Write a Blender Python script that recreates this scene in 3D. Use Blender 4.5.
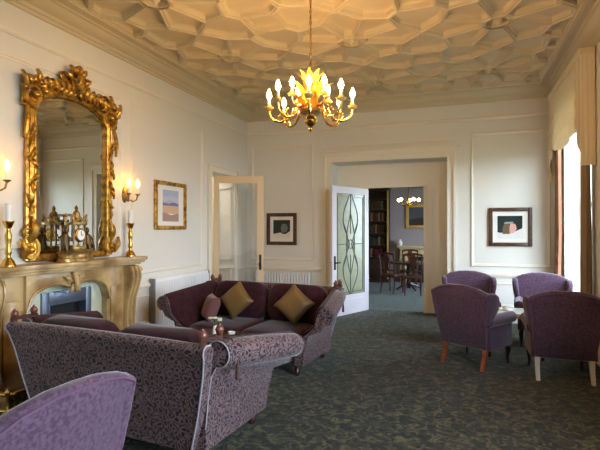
import bpy, bmesh, math, random
from mathutils import Vector, Matrix
random.seed(7)
for _o in list(bpy.data.objects):
    bpy.data.objects.remove(_o)
SC = bpy.context.scene
COL = SC.collection
R = math.radians
PI = math.pi

# ------------------------------------------------------------------ camera
cam_d = bpy.data.cameras.new('camera')
cam_d.sensor_width = 36.0
cam_d.lens = 460.0 / 600.0 * 36.0
cam_d.clip_start = 0.05
cam = bpy.data.objects.new('camera', cam_d)
COL.objects.link(cam)
cam.location = (0, 0, 1.6)
cam.rotation_euler = (R(90.5), 0, R(19.2))
SC.camera = cam

# ------------------------------------------------------------------ sky and exposure
SC.view_settings.view_transform = 'Standard'
SC.view_settings.look = 'None'
SC.view_settings.gamma = 1.0
SC.view_settings.use_curve_mapping = False
SC.view_settings.exposure = 0.10
SKY = 20.0          # overcast sky
BULB = 330.0       # candle bulbs
w = bpy.data.worlds.new('overcast_sky')
SC.world = w
w.use_nodes = True
wn = w.node_tree.nodes
wl = w.node_tree.links
wn.clear()
wo = wn.new('ShaderNodeOutputWorld')
wb = wn.new('ShaderNodeBackground')
wt = wn.new('ShaderNodeTexCoord')
ws = wn.new('ShaderNodeSeparateXYZ')
wr = wn.new('ShaderNodeValToRGB')
wr.color_ramp.elements[0].position = 0.0
wr.color_ramp.elements[0].color = (0.74, 0.88, 1.0, 1)
wr.color_ramp.elements[1].position = 1.0
wr.color_ramp.elements[1].color = (0.50, 0.70, 1.0, 1)
wl.new(wt.outputs['Generated'], ws.inputs[0])
wl.new(ws.outputs['Z'], wr.inputs[0])
wl.new(wr.outputs[0], wb.inputs[0])
wb.inputs[1].default_value = SKY
wl.new(wb.outputs[0], wo.inputs[0])

XL, XR, YF, YB, ZC = -4.15, 1.55, 8.6, -2.4, 3.98   # room planes
XO = 1.95                                          # outer face of window wall
WINDOWS = [(6.62, 8.2), (0.35, 2.95)]   # y ranges
WZ0, WZ1 = 0.42, 3.5
DINW = (10.2, 12.6)
def portal(y0, y1, z0, z1, x):
    l = bpy.data.lights.new('window_daylight', 'AREA')
    l.shape = 'RECTANGLE'
    l.size = z1 - z0
    l.size_y = y1 - y0
    l.cycles.is_portal = True
    o = bpy.data.objects.new('window_daylight', l)
    COL.objects.link(o)
    o.location = (x, (y0 + y1) / 2, (z0 + z1) / 2)
    o.rotation_euler = (0, R(90), 0)
for a, b in WINDOWS:
    portal(a, b, WZ0, WZ1, XO + 0.02)
portal(DINW[0], DINW[1], 0.6, 2.8, 2.32)

# ------------------------------------------------------------------ materials
def srgb(r, g, b):
    def f(c):
        c /= 255.0
        return c / 12.92 if c <= 0.04045 else ((c + 0.055) / 1.055) ** 2.4
    return (f(r), f(g), f(b), 1)

def mat(name, col, rough=0.6, metal=0.0, sheen=0.0, spec=0.5, noise=None, bump=None, emit=None, sheen_col=None, coat=0.0):
    m = bpy.data.materials.new(name)
    m.use_nodes = True
    nt = m.node_tree
    b = nt.nodes['Principled BSDF']
    b.inputs['Base Color'].default_value = col
    b.inputs['Roughness'].default_value = rough
    b.inputs['Metallic'].default_value = metal
    b.inputs['Sheen Weight'].default_value = sheen
    b.inputs['Specular IOR Level'].default_value = spec
    b.inputs['Coat Weight'].default_value = coat
    if sheen:
        b.inputs['Sheen Roughness'].default_value = 0.4
    if sheen_col:
        b.inputs['Sheen Tint'].default_value = sheen_col
    if emit:
        b.inputs['Emission Color'].default_value = emit[0]
        b.inputs['Emission Strength'].default_value = emit[1]
    tc = None
    if noise or bump:
        tc = nt.nodes.new('ShaderNodeTexCoord')
    if noise:   # (scale, col2, lo, hi)
        n = nt.nodes.new('ShaderNodeTexNoise')
        n.inputs['Scale'].default_value = noise[0]
        n.inputs['Detail'].default_value = 4
        r = nt.nodes.new('ShaderNodeValToRGB')
        r.color_ramp.elements[0].position = noise[2]
        r.color_ramp.elements[1].position = noise[3]
        r.color_ramp.elements[0].color = col
        r.color_ramp.elements[1].color = noise[1]
        nt.links.new(tc.outputs['Object'], n.inputs['Vector'])
        nt.links.new(n.outputs['Fac'], r.inputs[0])
        nt.links.new(r.outputs[0], b.inputs['Base Color'])
    if bump:    # (scale, strength, distance)
        n2 = nt.nodes.new('ShaderNodeTexNoise')
        n2.inputs['Scale'].default_value = bump[0]
        n2.inputs['Detail'].default_value = 3
        bp = nt.nodes.new('ShaderNodeBump')
        bp.inputs['Strength'].default_value = bump[1]
        bp.inputs['Distance'].default_value = bump[2]
        nt.links.new(tc.outputs['Object'], n2.inputs['Vector'])
        nt.links.new(n2.outputs['Fac'], bp.inputs['Height'])
        nt.links.new(bp.outputs[0], b.inputs['Normal'])
    return m

def scroll_fabric(name, dark, light, scale, sheen, rough=0.75, lo=0.16, hi=0.30):
    """woven leaf pattern: dark leaf shapes in a paler network"""
    m = mat(name, dark, rough, sheen=sheen, spec=0.3)
    nt = m.node_tree
    b = nt.nodes['Principled BSDF']
    tc = nt.nodes.new('ShaderNodeTexCoord')
    nz = nt.nodes.new('ShaderNodeTexNoise')
    nz.inputs['Scale'].default_value = scale * 0.5
    nz.inputs['Detail'].default_value = 1
    mx = nt.nodes.new('ShaderNodeMix')
    mx.data_type = 'VECTOR'
    mx.inputs[0].default_value = 0.075
    v = nt.nodes.new('ShaderNodeTexVoronoi')
    v.feature = 'F1'
    v.inputs['Scale'].default_value = scale
    v.inputs['Randomness'].default_value = 0.55
    r = nt.nodes.new('ShaderNodeValToRGB')
    r.color_ramp.elements[0].position = lo
    r.color_ramp.elements[0].color = dark
    r.color_ramp.elements[1].position = lo + 0.07
    r.color_ramp.elements[1].color = light
    for ps, cc in ((hi, light), (hi + 0.08, dark), (hi + 0.14, dark), (hi + 0.2, light)):
        r.color_ramp.elements.new(ps).color = cc
    nt.links.new(tc.outputs['Object'], nz.inputs['Vector'])
    nt.links.new(tc.outputs['Object'], mx.inputs[4])
    nt.links.new(nz.outputs['Color'], mx.inputs[5])
    nt.links.new(mx.outputs[1], v.inputs['Vector'])
    nt.links.new(v.outputs['Distance'], r.inputs[0])
    nt.links.new(r.outputs[0], b.inputs['Base Color'])
    bp = nt.nodes.new('ShaderNodeBump')
    bp.inputs['Strength'].default_value = 0.25
    bp.inputs['Distance'].default_value = 0.004
    bp.invert = True
    nt.links.new(v.outputs['Distance'], bp.inputs['Height'])
    nt.links.new(bp.outputs[0], b.inputs['Normal'])
    return m

def carpet_mat():
    m = mat('olive_carpet', srgb(60, 60, 45), 0.95, sheen=0.15, spec=0.1)
    nt = m.node_tree
    b = nt.nodes['Principled BSDF']
    b.inputs['Sheen Tint'].default_value = (0.86, 1.0, 0.93, 1)
    L = nt.links.new
    tc = nt.nodes.new('ShaderNodeTexCoord')
    n1 = nt.nodes.new('ShaderNodeTexNoise')
    n1.inputs['Scale'].default_value = 13
    n1.inputs['Detail'].default_value = 5
    n1.inputs['Roughness'].default_value = 0.62
    n1.inputs['Distortion'].default_value = 1.2
    r1 = nt.nodes.new('ShaderNodeValToRGB')
    e = r1.color_ramp.elements
    e[0].position = 0.38
    e[0].color = srgb(20, 19, 12)
    e[1].position = 0.64
    e[1].color = srgb(92, 79, 52)
    e2 = r1.color_ramp.elements.new(0.50)
    e2.color = srgb(46, 42, 28)
    n2 = nt.nodes.new('ShaderNodeTexVoronoi')
    n2.inputs['Scale'].default_value = 8.0
    r2 = nt.nodes.new('ShaderNodeValToRGB')
    r2.color_ramp.elements[0].position = 0.18
    r2.color_ramp.elements[0].color = (1, 1, 1, 1)
    r2.color_ramp.elements[1].position = 0.42
    r2.color_ramp.elements[1].color = (0, 0, 0, 1)
    mx = nt.nodes.new('ShaderNodeMix')
    mx.data_type = 'RGBA'
    mx.inputs[7].default_value = srgb(44, 32, 24)
    mul = nt.nodes.new('ShaderNodeMath')
    mul.operation = 'MULTIPLY'
    mul.inputs[1].default_value = 0.5
    L(tc.outputs['Object'], n1.inputs['Vector'])
    L(tc.outputs['Object'], n2.inputs['Vector'])
    L(n1.outputs['Fac'], r1.inputs[0])
    L(n2.outputs['Distance'], r2.inputs[0])
    L(r2.outputs[0], mul.inputs[0])
    L(mul.outputs[0], mx.inputs[0])
    L(r1.outputs[0], mx.inputs[6])
    L(mx.outputs[2], b.inputs['Base Color'])
    return m

def glass_mat(name, tint=(1, 1, 1, 1), refl=0.07):
    m = bpy.data.materials.new(name)
    m.use_nodes = True
    nt = m.node_tree
    nt.nodes.clear()
    o = nt.nodes.new('ShaderNodeOutputMaterial')
    t = nt.nodes.new('ShaderNodeBsdfTransparent')
    t.inputs[0].default_value = tint
    g = nt.nodes.new('ShaderNodeBsdfGlossy')
    g.inputs['Roughness'].default_value = 0.02
    x = nt.nodes.new('ShaderNodeMixShader')
    x.inputs[0].default_value = refl
    nt.links.new(t.outputs[0], x.inputs[1])
    nt.links.new(g.outputs[0], x.inputs[2])
    nt.links.new(x.outputs[0], o.inputs[0])
    return m

def stripe_mat(name, c1, c2, axis, scale, rough=0.8, trans=0.0):
    m = mat(name, c1, rough, sheen=0.2)
    nt = m.node_tree
    b = nt.nodes['Principled BSDF']
    tc = nt.nodes.new('ShaderNodeTexCoord')
    wv = nt.nodes.new('ShaderNodeTexWave')
    wv.bands_direction = axis
    wv.inputs['Scale'].default_value = scale
    wv.inputs['Distortion'].default_value = 0.3
    r = nt.nodes.new('ShaderNodeValToRGB')
    r.color_ramp.elements[0].color = c1
    r.color_ramp.elements[1].color = c2
    nt.links.new(tc.outputs['Object'], wv.inputs['Vector'])
    nt.links.new(wv.outputs['Fac'], r.inputs[0])
    nt.links.new(r.outputs[0], b.inputs['Base Color'])
    if trans:       # thin cloth lets daylight through
        tl = nt.nodes.new('ShaderNodeBsdfTranslucent')
        mxs = nt.nodes.new('ShaderNodeMixShader')
        mxs.inputs[0].default_value = trans
        nt.links.new(r.outputs[0], tl.inputs[0])
        nt.links.new(b.outputs[0], mxs.inputs[1])
        nt.links.new(tl.outputs[0], mxs.inputs[2])
        nt.links.new(mxs.outputs[0], nt.nodes['Material Output'].inputs[0])
    return m

M = {}
M['wall'] = mat('cream_wall_paint', srgb(222, 218, 208), 0.7, spec=0.3)
M['trim'] = mat('cream_trim_paint', srgb(228, 220, 204), 0.5, spec=0.4)
M['ceil'] = mat('stone_ceiling_plaster', srgb(204, 190, 162), 0.8, spec=0.25)
M['carpet'] = carpet_mat()
M['lampwarmpaint'] = mat('lamp_warmed_door_paint', srgb(216, 190, 150), 0.4)  # door paint with the chandelier's warm light mixed into its colour
M['lilacpaint'] = mat('lilac_white_door_paint', srgb(214, 208, 214), 0.4)
M['glass'] = glass_mat('clear_glass')
M['leadglass'] = mat('obscure_glass', srgb(190, 190, 150), 0.25, noise=(9, srgb(172, 180, 158), 0.4, 0.6))
M['leadglass'].node_tree.nodes['Principled BSDF'].inputs['Transmission Weight'].default_value = 0.35
M['lead'] = mat('lead_came', srgb(92, 100, 92), 0.5, metal=0.3)
M['gilt'] = mat('gilt_wood', srgb(206, 158, 66), 0.36, metal=0.75, noise=(18, srgb(120, 80, 30), 0.42, 0.66))
M['leafgold'] = mat('golden_leaf', srgb(206, 150, 52), 0.4, metal=0.6)
M['giltlight'] = mat('pale_gilt', srgb(222, 184, 104), 0.4, metal=0.45)
M['brass'] = mat('polished_brass', srgb(212, 168, 84), 0.25, metal=1.0)
M['brassdark'] = mat('aged_brass', srgb(184, 148, 88), 0.35, metal=0.75, noise=(25, srgb(120, 94, 54), 0.4, 0.65))
M['bronze'] = mat('dark_bronze', srgb(92, 72, 44), 0.4, metal=0.6)
M['mirror'] = mat('silvered_mirror_glass', srgb(214, 216, 210), 0.015, metal=1.0)
M['marble'] = mat('honey_marble', srgb(184, 156, 106), 0.35, noise=(3.2, srgb(138, 108, 66), 0.42, 0.62), coat=0.15)
M['slip'] = mat('pale_green_marble', srgb(196, 200, 178), 0.3, noise=(2.5, srgb(168, 176, 156), 0.4, 0.6))
M['steel'] = mat('blue_grey_steel', srgb(112, 122, 138), 0.35, metal=0.7)
M['black'] = mat('black_iron', srgb(14, 13, 13), 0.6)
M['hearth'] = mat('dark_slate', srgb(52, 50, 48), 0.4)
M['scroll'] = scroll_fabric('mauve_scroll_chenille', srgb(28, 19, 25), srgb(108, 84, 84), 24, 0.25, lo=0.30, hi=0.52)
M['burgundy'] = mat('burgundy_velvet', srgb(58, 26, 34), 0.85, sheen=0.2, spec=0.2, noise=(14, srgb(42, 18, 26), 0.4, 0.6), bump=(60, 0.15, 0.004))
M['piping'] = mat('silver_cord', srgb(150, 144, 150), 0.6)
M['purple'] = mat('purple_chenille', srgb(94, 70, 88), 0.85, sheen=0.4, spec=0.2, noise=(55, srgb(70, 50, 66), 0.38, 0.62), bump=(90, 0.25, 0.004))
M['purpleseam'] = mat('purple_piping', srgb(92, 64, 84), 0.8)
M['gold_cloth'] = mat('old_gold_satin', srgb(102, 78, 38), 0.5, sheen=0.1, bump=(12, 0.2, 0.01))
M['mauve_cloth'] = mat('dusky_mauve_cloth', srgb(104, 66, 66), 0.8, sheen=0.3)
M['finial'] = mat('red_brown_wood', srgb(104, 52, 36), 0.35, coat=0.4)
M['rope'] = mat('russet_rope', srgb(72, 40, 34), 0.8, bump=(120, 0.6, 0.004))
M['darkwood'] = mat('dark_mahogany', srgb(52, 28, 22), 0.3, noise=(6, srgb(36, 18, 14), 0.4, 0.6), coat=0.3)
M['legwood'] = mat('orange_brown_wood', srgb(140, 72, 40), 0.35, noise=(8, srgb(108, 52, 28), 0.4, 0.6), coat=0.3)
M['pinkwood'] = mat('rosy_wood', srgb(178, 132, 112), 0.35, coat=0.4)
M['white'] = mat('white_china', srgb(238, 236, 230), 0.25)
M['wax'] = mat('white_wax', srgb(236, 232, 226), 0.5)
M['radiator'] = mat('white_radiator_enamel', srgb(232, 234, 236), 0.4)
M['grey'] = mat('grey_radiator_end', srgb(120, 118, 120), 0.5)
M['mount'] = mat('cream_mount_board', srgb(232, 226, 216), 0.8)
M['framewood'] = mat('brown_picture_frame', srgb(84, 54, 38), 0.35, noise=(20, srgb(60, 36, 24), 0.4, 0.6))
M['curtain'] = stripe_mat('tan_striped_curtain', srgb(190, 164, 126), srgb(142, 118, 90), 'Y', 9, trans=0.35)
M['lining'] = mat('salmon_curtain_edge', srgb(196, 128, 100), 0.8)
M['pelmet'] = stripe_mat('cream_gold_pelmet', srgb(248, 236, 210), srgb(234, 214, 174), 'Y', 6, trans=0.2)
M['bulb'] = mat('lit_candle_bulb', srgb(255, 220, 160), 0.5, emit=((1.0, 0.56, 0.20, 1), BULB))
M['sconcebulb'] = mat('lit_wall_bulb', srgb(255, 220, 160), 0.5, emit=((1.0, 0.45, 0.035, 1), 34.0))
M['globe'] = mat('lit_glass_globe', srgb(255, 236, 200), 0.5, emit=((1.0, 0.62, 0.28, 1), 16.0))
M['chairwood'] = mat('red_brown_chair_wood', srgb(96, 52, 34), 0.35, noise=(8, srgb(74, 36, 24), 0.4, 0.6), coat=0.3)
M['sheenwood'] = mat('leg_wood_window_sheen', srgb(176, 164, 156), 0.35, coat=0.3)  # leg wood with window sheen painted in as a pale colour
M['tealcarpet'] = mat('teal_grey_carpet', srgb(86, 102, 94), 0.95, sheen=0.2, spec=0.1, noise=(11, srgb(58, 74, 68), 0.4, 0.62))
M['lilacwall'] = mat('lilac_grey_wall', srgb(168, 157, 161), 0.7)
M['bookcase'] = mat('brown_bookcase', srgb(66, 44, 30), 0.4)
M['creammantel'] = mat('cream_mantel_stone', srgb(214, 196, 150), 0.5)
M['green'] = mat('flower_stem_green', srgb(96, 116, 78), 0.6)
M['petal'] = mat('greenish_white_petals', srgb(214, 220, 196), 0.6)
M['grass'] = mat('lawn_green', srgb(70, 92, 52), 0.9, noise=(3, srgb(52, 72, 40), 0.4, 0.6))
M['tablestone'] = mat('pale_table_top', srgb(206, 208, 196), 0.2)

# ------------------------------------------------------------------ mesh helper
class MB:
    def __init__(s):
        s.bm = bmesh.new()
    def _poly(s, vs, faces):
        v = [s.bm.verts.new(p) for p in vs]
        for f in faces:
            try:
                s.bm.faces.new([v[i] for i in f])
            except ValueError:
                pass
        return v
    def box(s, x0, x1, y0, y1, z0, z1, bev=0.0, mtx=None, seg=2):
        t = bmesh.new()
        bmesh.ops.create_cube(t, size=1)
        for v in t.verts:
            v.co = Vector(((x0 + x1) / 2 + v.co.x * (x1 - x0), (y0 + y1) / 2 + v.co.y * (y1 - y0), (z0 + z1) / 2 + v.co.z * (z1 - z0)))
        if bev > 0:
            bmesh.ops.bevel(t, geom=list(t.edges), offset=bev, segments=seg, profile=0.6, affect='EDGES')
        s.add(t, mtx)
        return s
    def add(s, t, mtx=None):
        if mtx is not None:
            t.transform(mtx)
        me = bpy.data.meshes.new('tmp')
        t.to_mesh(me)
        t.free()
        s.bm.from_mesh(me)
        bpy.data.meshes.remove(me)
    def loft(s, rings, cap=True, closed=True):
        n = len(rings[0])
        vs = [[s.bm.verts.new(p) for p in r] for r in rings]
        for a, b in zip(vs, vs[1:]):
            for i in range(n if closed else n - 1):
                j = (i + 1) % n
                s.bm.faces.new((a[i], a[j], b[j], b[i]))
        if cap and closed:
            s.bm.faces.new(list(reversed(vs[0])))
            s.bm.faces.new(vs[-1])
        return s
    def prism(s, poly, axis, a, b):
        def P(u, v, k):
            return {'x': (k, u, v), 'y': (u, k, v), 'z': (u, v, k)}[axis]
        return s.loft([[P(u, v, a) for u, v in poly], [P(u, v, b) for u, v in poly]])
    def lathe(s, prof, c=(0, 0, 0), seg=16, axis='z', sx=1.0, sy=1.0):
        rings = []
        for r, z in prof:
            ring = []
            for i in range(seg):
                t = 2 * PI * i / seg
                u, v = r * math.cos(t) * sx, r * math.sin(t) * sy
                p = {'z': (u, v, z), 'x': (z, u, v), 'y': (u, z, -v)}[axis]
                ring.append((p[0] + c[0], p[1] + c[1], p[2] + c[2]))
            rings.append(ring)
        return s.loft(rings)
    def tube(s, pts, rad, seg=8, cap=True):
        pts = [Vector(p) for p in pts]
        n = len(pts)
        rs = rad if isinstance(rad, (list, tuple)) else [rad] * n
        rings = []
        up = None
        for i, p in enumerate(pts):
            d = (pts[min(i + 1, n - 1)] - pts[max(i - 1, 0)]).normalized()
            if up is None:
                up = Vector((0, 0, 1)) if abs(d.z) < 0.9 else Vector((1, 0, 0))
            u = (up - d * up.dot(d))
            if u.length < 1e-5:
                u = d.orthogonal()
            u.normalize()
            up = u
            v = d.cross(u)
            rings.append([p + u * (rs[i] * math.cos(2 * PI * k / seg)) + v * (rs[i] * math.sin(2 * PI * k / seg)) for k in range(seg)])
        return s.loft(rings, cap)
    def ball(s, c, r, seg=10, rings=6, mtx=None):
        if not isinstance(r, (list, tuple)):
            r = (r, r, r)
        t = bmesh.new()
        bmesh.ops.create_uvsphere(t, u_segments=seg, v_segments=rings, radius=1)
        m = Matrix.Translation(c)
        if mtx is not None:
            m = m @ mtx
        s.add(t, m @ Matrix.Diagonal((r[0], r[1], r[2], 1)))
        return s
    def puff(s, c, size, e=0.35, n=12, mtx=None):
        """superellipsoid cushion"""
        t = bmesh.new()
        def f(w, m):
            return math.copysign(abs(w) ** m, w)
        rows = []
        nu, nv = n * 2, n
        for j in range(1, nv):
            ph = -PI / 2 + PI * j / nv
            rows.append([t.verts.new((size[0] / 2 * f(math.cos(ph), e) * f(math.cos(2 * PI * i / nu), e),
                                      size[1] / 2 * f(math.cos(ph), e) * f(math.sin(2 * PI * i / nu), e),
                                      size[2] / 2 * f(math.sin(ph), 0.8))) for i in range(nu)])
        b = t.verts.new((0, 0, -size[2] / 2))
        tp = t.verts.new((0, 0, size[2] / 2))
        for a, d in zip(rows, rows[1:]):
            for i in range(nu):
                t.faces.new((a[i], a[(i + 1) % nu], d[(i + 1) % nu], d[i]))
        for i in range(nu):
            t.faces.new((b, rows[0][(i + 1) % nu], rows[0][i]))
            t.faces.new((tp, rows[-1][i], rows[-1][(i + 1) % nu]))
        m = Matrix.Translation(c)
        if mtx is not None:
            m = m @ mtx
        s.add(t, m)
        return s
    def sheet(s, grid, thick):
        """grid[i][j] points -> closed thin slab offset along the local normal"""
        g = [[Vector(p) for p in row] for row in grid]
        ni, nj = len(g), len(g[0])
        off = []
        for i in range(ni):
            row = []
            for j in range(nj):
                a = g[min(i + 1, ni - 1)][j] - g[max(i - 1, 0)][j]
                b = g[i][min(j + 1, nj - 1)] - g[i][max(j - 1, 0)]
                n = a.cross(b)
                n = n.normalized() if n.length > 1e-9 else Vector((1, 0, 0))
                row.append(g[i][j] + n * thick)
            off.append(row)
        A = [[s.bm.verts.new(p) for p in r] for r in g]
        B = [[s.bm.verts.new(p) for p in r] for r in off]
        for i in range(ni - 1):
            for j in range(nj - 1):
                s.bm.faces.new((A[i][j], A[i][j + 1], A[i + 1][j + 1], A[i + 1][j]))
                s.bm.faces.new((B[i][j], B[i + 1][j], B[i + 1][j + 1], B[i][j + 1]))
        for i in range(ni - 1):
            s.bm.faces.new((A[i][0], A[i + 1][0], B[i + 1][0], B[i][0]))
            s.bm.faces.new((A[i][-1], B[i][-1], B[i + 1][-1], A[i + 1][-1]))
        for j in range(nj - 1):
            s.bm.faces.new((A[0][j], B[0][j], B[0][j + 1], A[0][j + 1]))
            s.bm.faces.new((A[-1][j], A[-1][j + 1], B[-1][j + 1], B[-1][j]))
        return s
    def build(s, name, material, parent=None, loc=(0, 0, 0), rz=0.0, smooth=38, rot=None):
        bm = s.bm
        bmesh.ops.recalc_face_normals(bm, faces=list(bm.faces))
        if smooth:
            lim = R(smooth)
            for f in bm.faces:
                f.smooth = True
            for e in bm.edges:
                if len(e.link_faces) == 2 and e.calc_face_angle(0) > lim:
                    e.smooth = False
        me = bpy.data.meshes.new(name)
        bm.to_mesh(me)
        bm.free()
        me.materials.append(material)
        o = bpy.data.objects.new(name, me)
        COL.objects.link(o)
        o.location = loc
        o.rotation_euler = rot if rot else (0, 0, rz)
        if parent is not None:
            o.parent = parent
        return o

def tag(o, label, cat, group=None):
    o['label'] = label
    o['category'] = cat
    if group:
        o['group'] = group
    return o
def thing(name, loc, rz, label, cat, group=None):
    o = bpy.data.objects.new(name, None)
    COL.objects.link(o)
    o.empty_display_size = 0.1
    o.location = loc
    o.rotation_euler = (0, 0, rz)
    return tag(o, label, cat, group)
def copy_tree(o, parent=None):
    c = o.copy()
    COL.objects.link(c)
    c.parent = parent
    for ch in list(o.children):
        copy_tree(ch, c)
    return c
def dup(root, loc, rz, label, group=None):
    c = copy_tree(root)
    c.location = loc
    c.rotation_euler = (0, 0, rz)
    c['label'] = label
    if group:
        c['group'] = group
    return c
def struct(o):
    o['kind'] = 'structure'
    return o
# ================================================================== room shell
DL = (7.14, 8.0, 2.62)        # left wall doorway y0, y1, top
OP = (-2.34, -0.22, 2.88)     # far wall opening x0, x1, top
ID = (-1.74, -0.66, 2.41)     # inner doorway
YI = 9.08                     # inner wall face
YD = 14.2                     # dining room far wall
# floor
b = MB(); b.box(-6.2, XO + 0.45, YB - 0.3, 9.14, -0.1, 0)
struct(b.build('floor', M['carpet']))
b = MB(); b.box(-6.2, XO + 0.45, 9.14, YD + 0.3, -0.1, 0)
struct(b.build('floor_dining', M['tealcarpet']))
b = MB(); b.box(XO + 0.5, 40, -25, 45, -0.7, -0.6)
struct(b.build('ground_lawn', M['grass']))
# left wall, with a doorway
b = MB()
b.box(XL - 0.4, XL, YB - 0.3, DL[0], 0, 4.3)
b.box(XL - 0.4, XL, DL[1], YF + 0.4, 0, 4.3)
b.box(XL - 0.4, XL, DL[0], DL[1], DL[2], 4.3)
struct(b.build('wall_left', M['wall'], smooth=0))
b = MB()
b.box(XL, OP[0], YF, YF + 0.4, 0, 4.3)
b.box(OP[1], XR + 0.4, YF, YF + 0.4, 0, 4.3)
b.box(OP[0], OP[1], YF, YF + 0.4, OP[2], 4.3)
struct(b.build('wall_far', M['wall'], smooth=0))
b = MB()
b.box(OP[0] - 0.6, ID[0], YI, YI + 0.12, 0, 3.2)
b.box(ID[1], OP[1] + 0.6, YI, YI + 0.12, 0, 3.2)
b.box(ID[0], ID[1], YI, YI + 0.12, ID[2], 3.2)
b.box(OP[0] - 0.1, OP[0], YF + 0.4, YI, 0, 3.0)
b.box(OP[1], OP[1] + 0.1, YF + 0.4, YI, 0, 3.0)
b.box(OP[0] - 0.1, OP[1] + 0.1, YF + 0.4, YI, OP[2], 3.0)
struct(b.build('wall_inner', M['trim'], smooth=0))
# right wall with window openings
b = MB()
ys = [YB - 0.3]
for a, c in sorted(WINDOWS):
    b.box(XR, XO, ys[-1], a, 0, 4.3)
    b.box(XR, XO, a, c, 0, WZ0)
    b.box(XR, XO, a, c, WZ1, 4.3)
    ys.append(c)
b.box(XR, XO, ys[-1], YF, 0, 4.3)
struct(b.build('wall_right', M['wall'], smooth=0))
b = MB(); b.box(XL - 0.4, XO, YB - 0.3, YB, 0, 4.3)
struct(b.build('wall_back', M['wall'], smooth=0))
# lobby behind the left doorway
b = MB()
b.box(-6.2, -6.1, 6.2, 9.2, 0, 3.2)
b.box(-6.1, XL - 0.4, 6.2, 6.3, 0, 3.2)
b.box(-6.1, XL - 0.4, 9.1, 9.2, 0, 3.2)
b.box(-6.2, XL - 0.4, 6.2, 9.2, 3.2, 3.3)
struct(b.build('wall_lobby', M['wall'], smooth=0))
lb = bpy.data.lights.new('lobby_fill_light', 'POINT')  # unseen fill added to brighten the reveal behind the door glass
lb.energy = 42
lb.color = (1.0, 0.93, 0.84)
lb.shadow_soft_size = 0.15
lo = bpy.data.objects.new('lobby_fill_light', lb)
COL.objects.link(lo)
lo.location = (-5.2, 7.4, 2.9)
# dining room shell
b = MB()
b.box(-4.6, 2.3, YD, YD + 0.2, 0, 3.6)
b.box(-4.6, -4.4, YI + 0.12, YD, 0, 3.6)
b.box(2.05, 2.3, YI + 0.12, DINW[0], 0, 3.6)
b.box(2.05, 2.3, DINW[1], YD, 0, 3.6)
b.box(2.05, 2.3, DINW[0], DINW[1], 0, 0.6)
b.box(2.05, 2.3, DINW[0], DINW[1], 2.8, 3.6)
b.box(-4.6, OP[0] - 0.6, YI, YI + 0.12, 0, 3.6)
b.box(OP[1] + 0.6, 2.3, YI, YI + 0.12, 0, 3.6)
b.box(OP[0] - 0.6, OP[1] + 0.6, YI + 0.0, YI + 0.12, 3.2, 3.6)
struct(b.build('wall_dining', M['lilacwall'], smooth=0))
b = MB(); b.box(-4.6, 2.3, YI, YD + 0.2, 3.6, 3.7)
struct(b.build('ceiling_dining', M['wall'], smooth=0))

# ------------------------------------------------------------------ plaster ceiling of hollow panels between star bosses
def clip(poly, nx, ny, d):
    out = []
    for i in range(len(poly)):
        p, q = poly[i], poly[(i + 1) % len(poly)]
        a, c = p[0] * nx + p[1] * ny - d, q[0] * nx + q[1] * ny - d
        if a <= 0:
            out.append(p)
        if (a < 0 < c) or (c < 0 < a):
            t = a / (a - c)
            out.append((p[0] + (q[0] - p[0]) * t, p[1] + (q[1] - p[1]) * t))
    return out
def dedupe(poly):
    o = []
    for p in poly:
        if not o or (abs(p[0] - o[-1][0]) + abs(p[1] - o[-1][1])) > 2e-3:
            o.append(p)
    if len(o) > 2 and abs(o[0][0] - o[-1][0]) + abs(o[0][1] - o[-1][1]) < 2e-3:
        o.pop()
    return o
PER = 1.71
CX, CY = -1.3, 4.03
FX0, FX1, FY0, FY1 = XL + 0.34, XR - 0.34, YB + 0.34, YF - 0.34
seeds = []
for i in range(-2, 3):
    for j in range(-4, 5):
        x, y = CX + i * PER, CY + j * PER
        seeds.append((x, y, -0.055, 1))
        for k in range(8):
            t = k * PI / 4
            seeds.append((x + 0.42 * math.cos(t), y + 0.42 * math.sin(t), 0, 0))
        h = PER / 2
        seeds.append((x + h, y + h, 0, 0))
        seeds.append((x + h, y + 0.45, 0, 0)); seeds.append((x + h, y - 0.45, 0, 0))
        seeds.append((x + 0.45, y + h, 0, 0)); seeds.append((x - 0.45, y + h, 0, 0))
b = MB()
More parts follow.
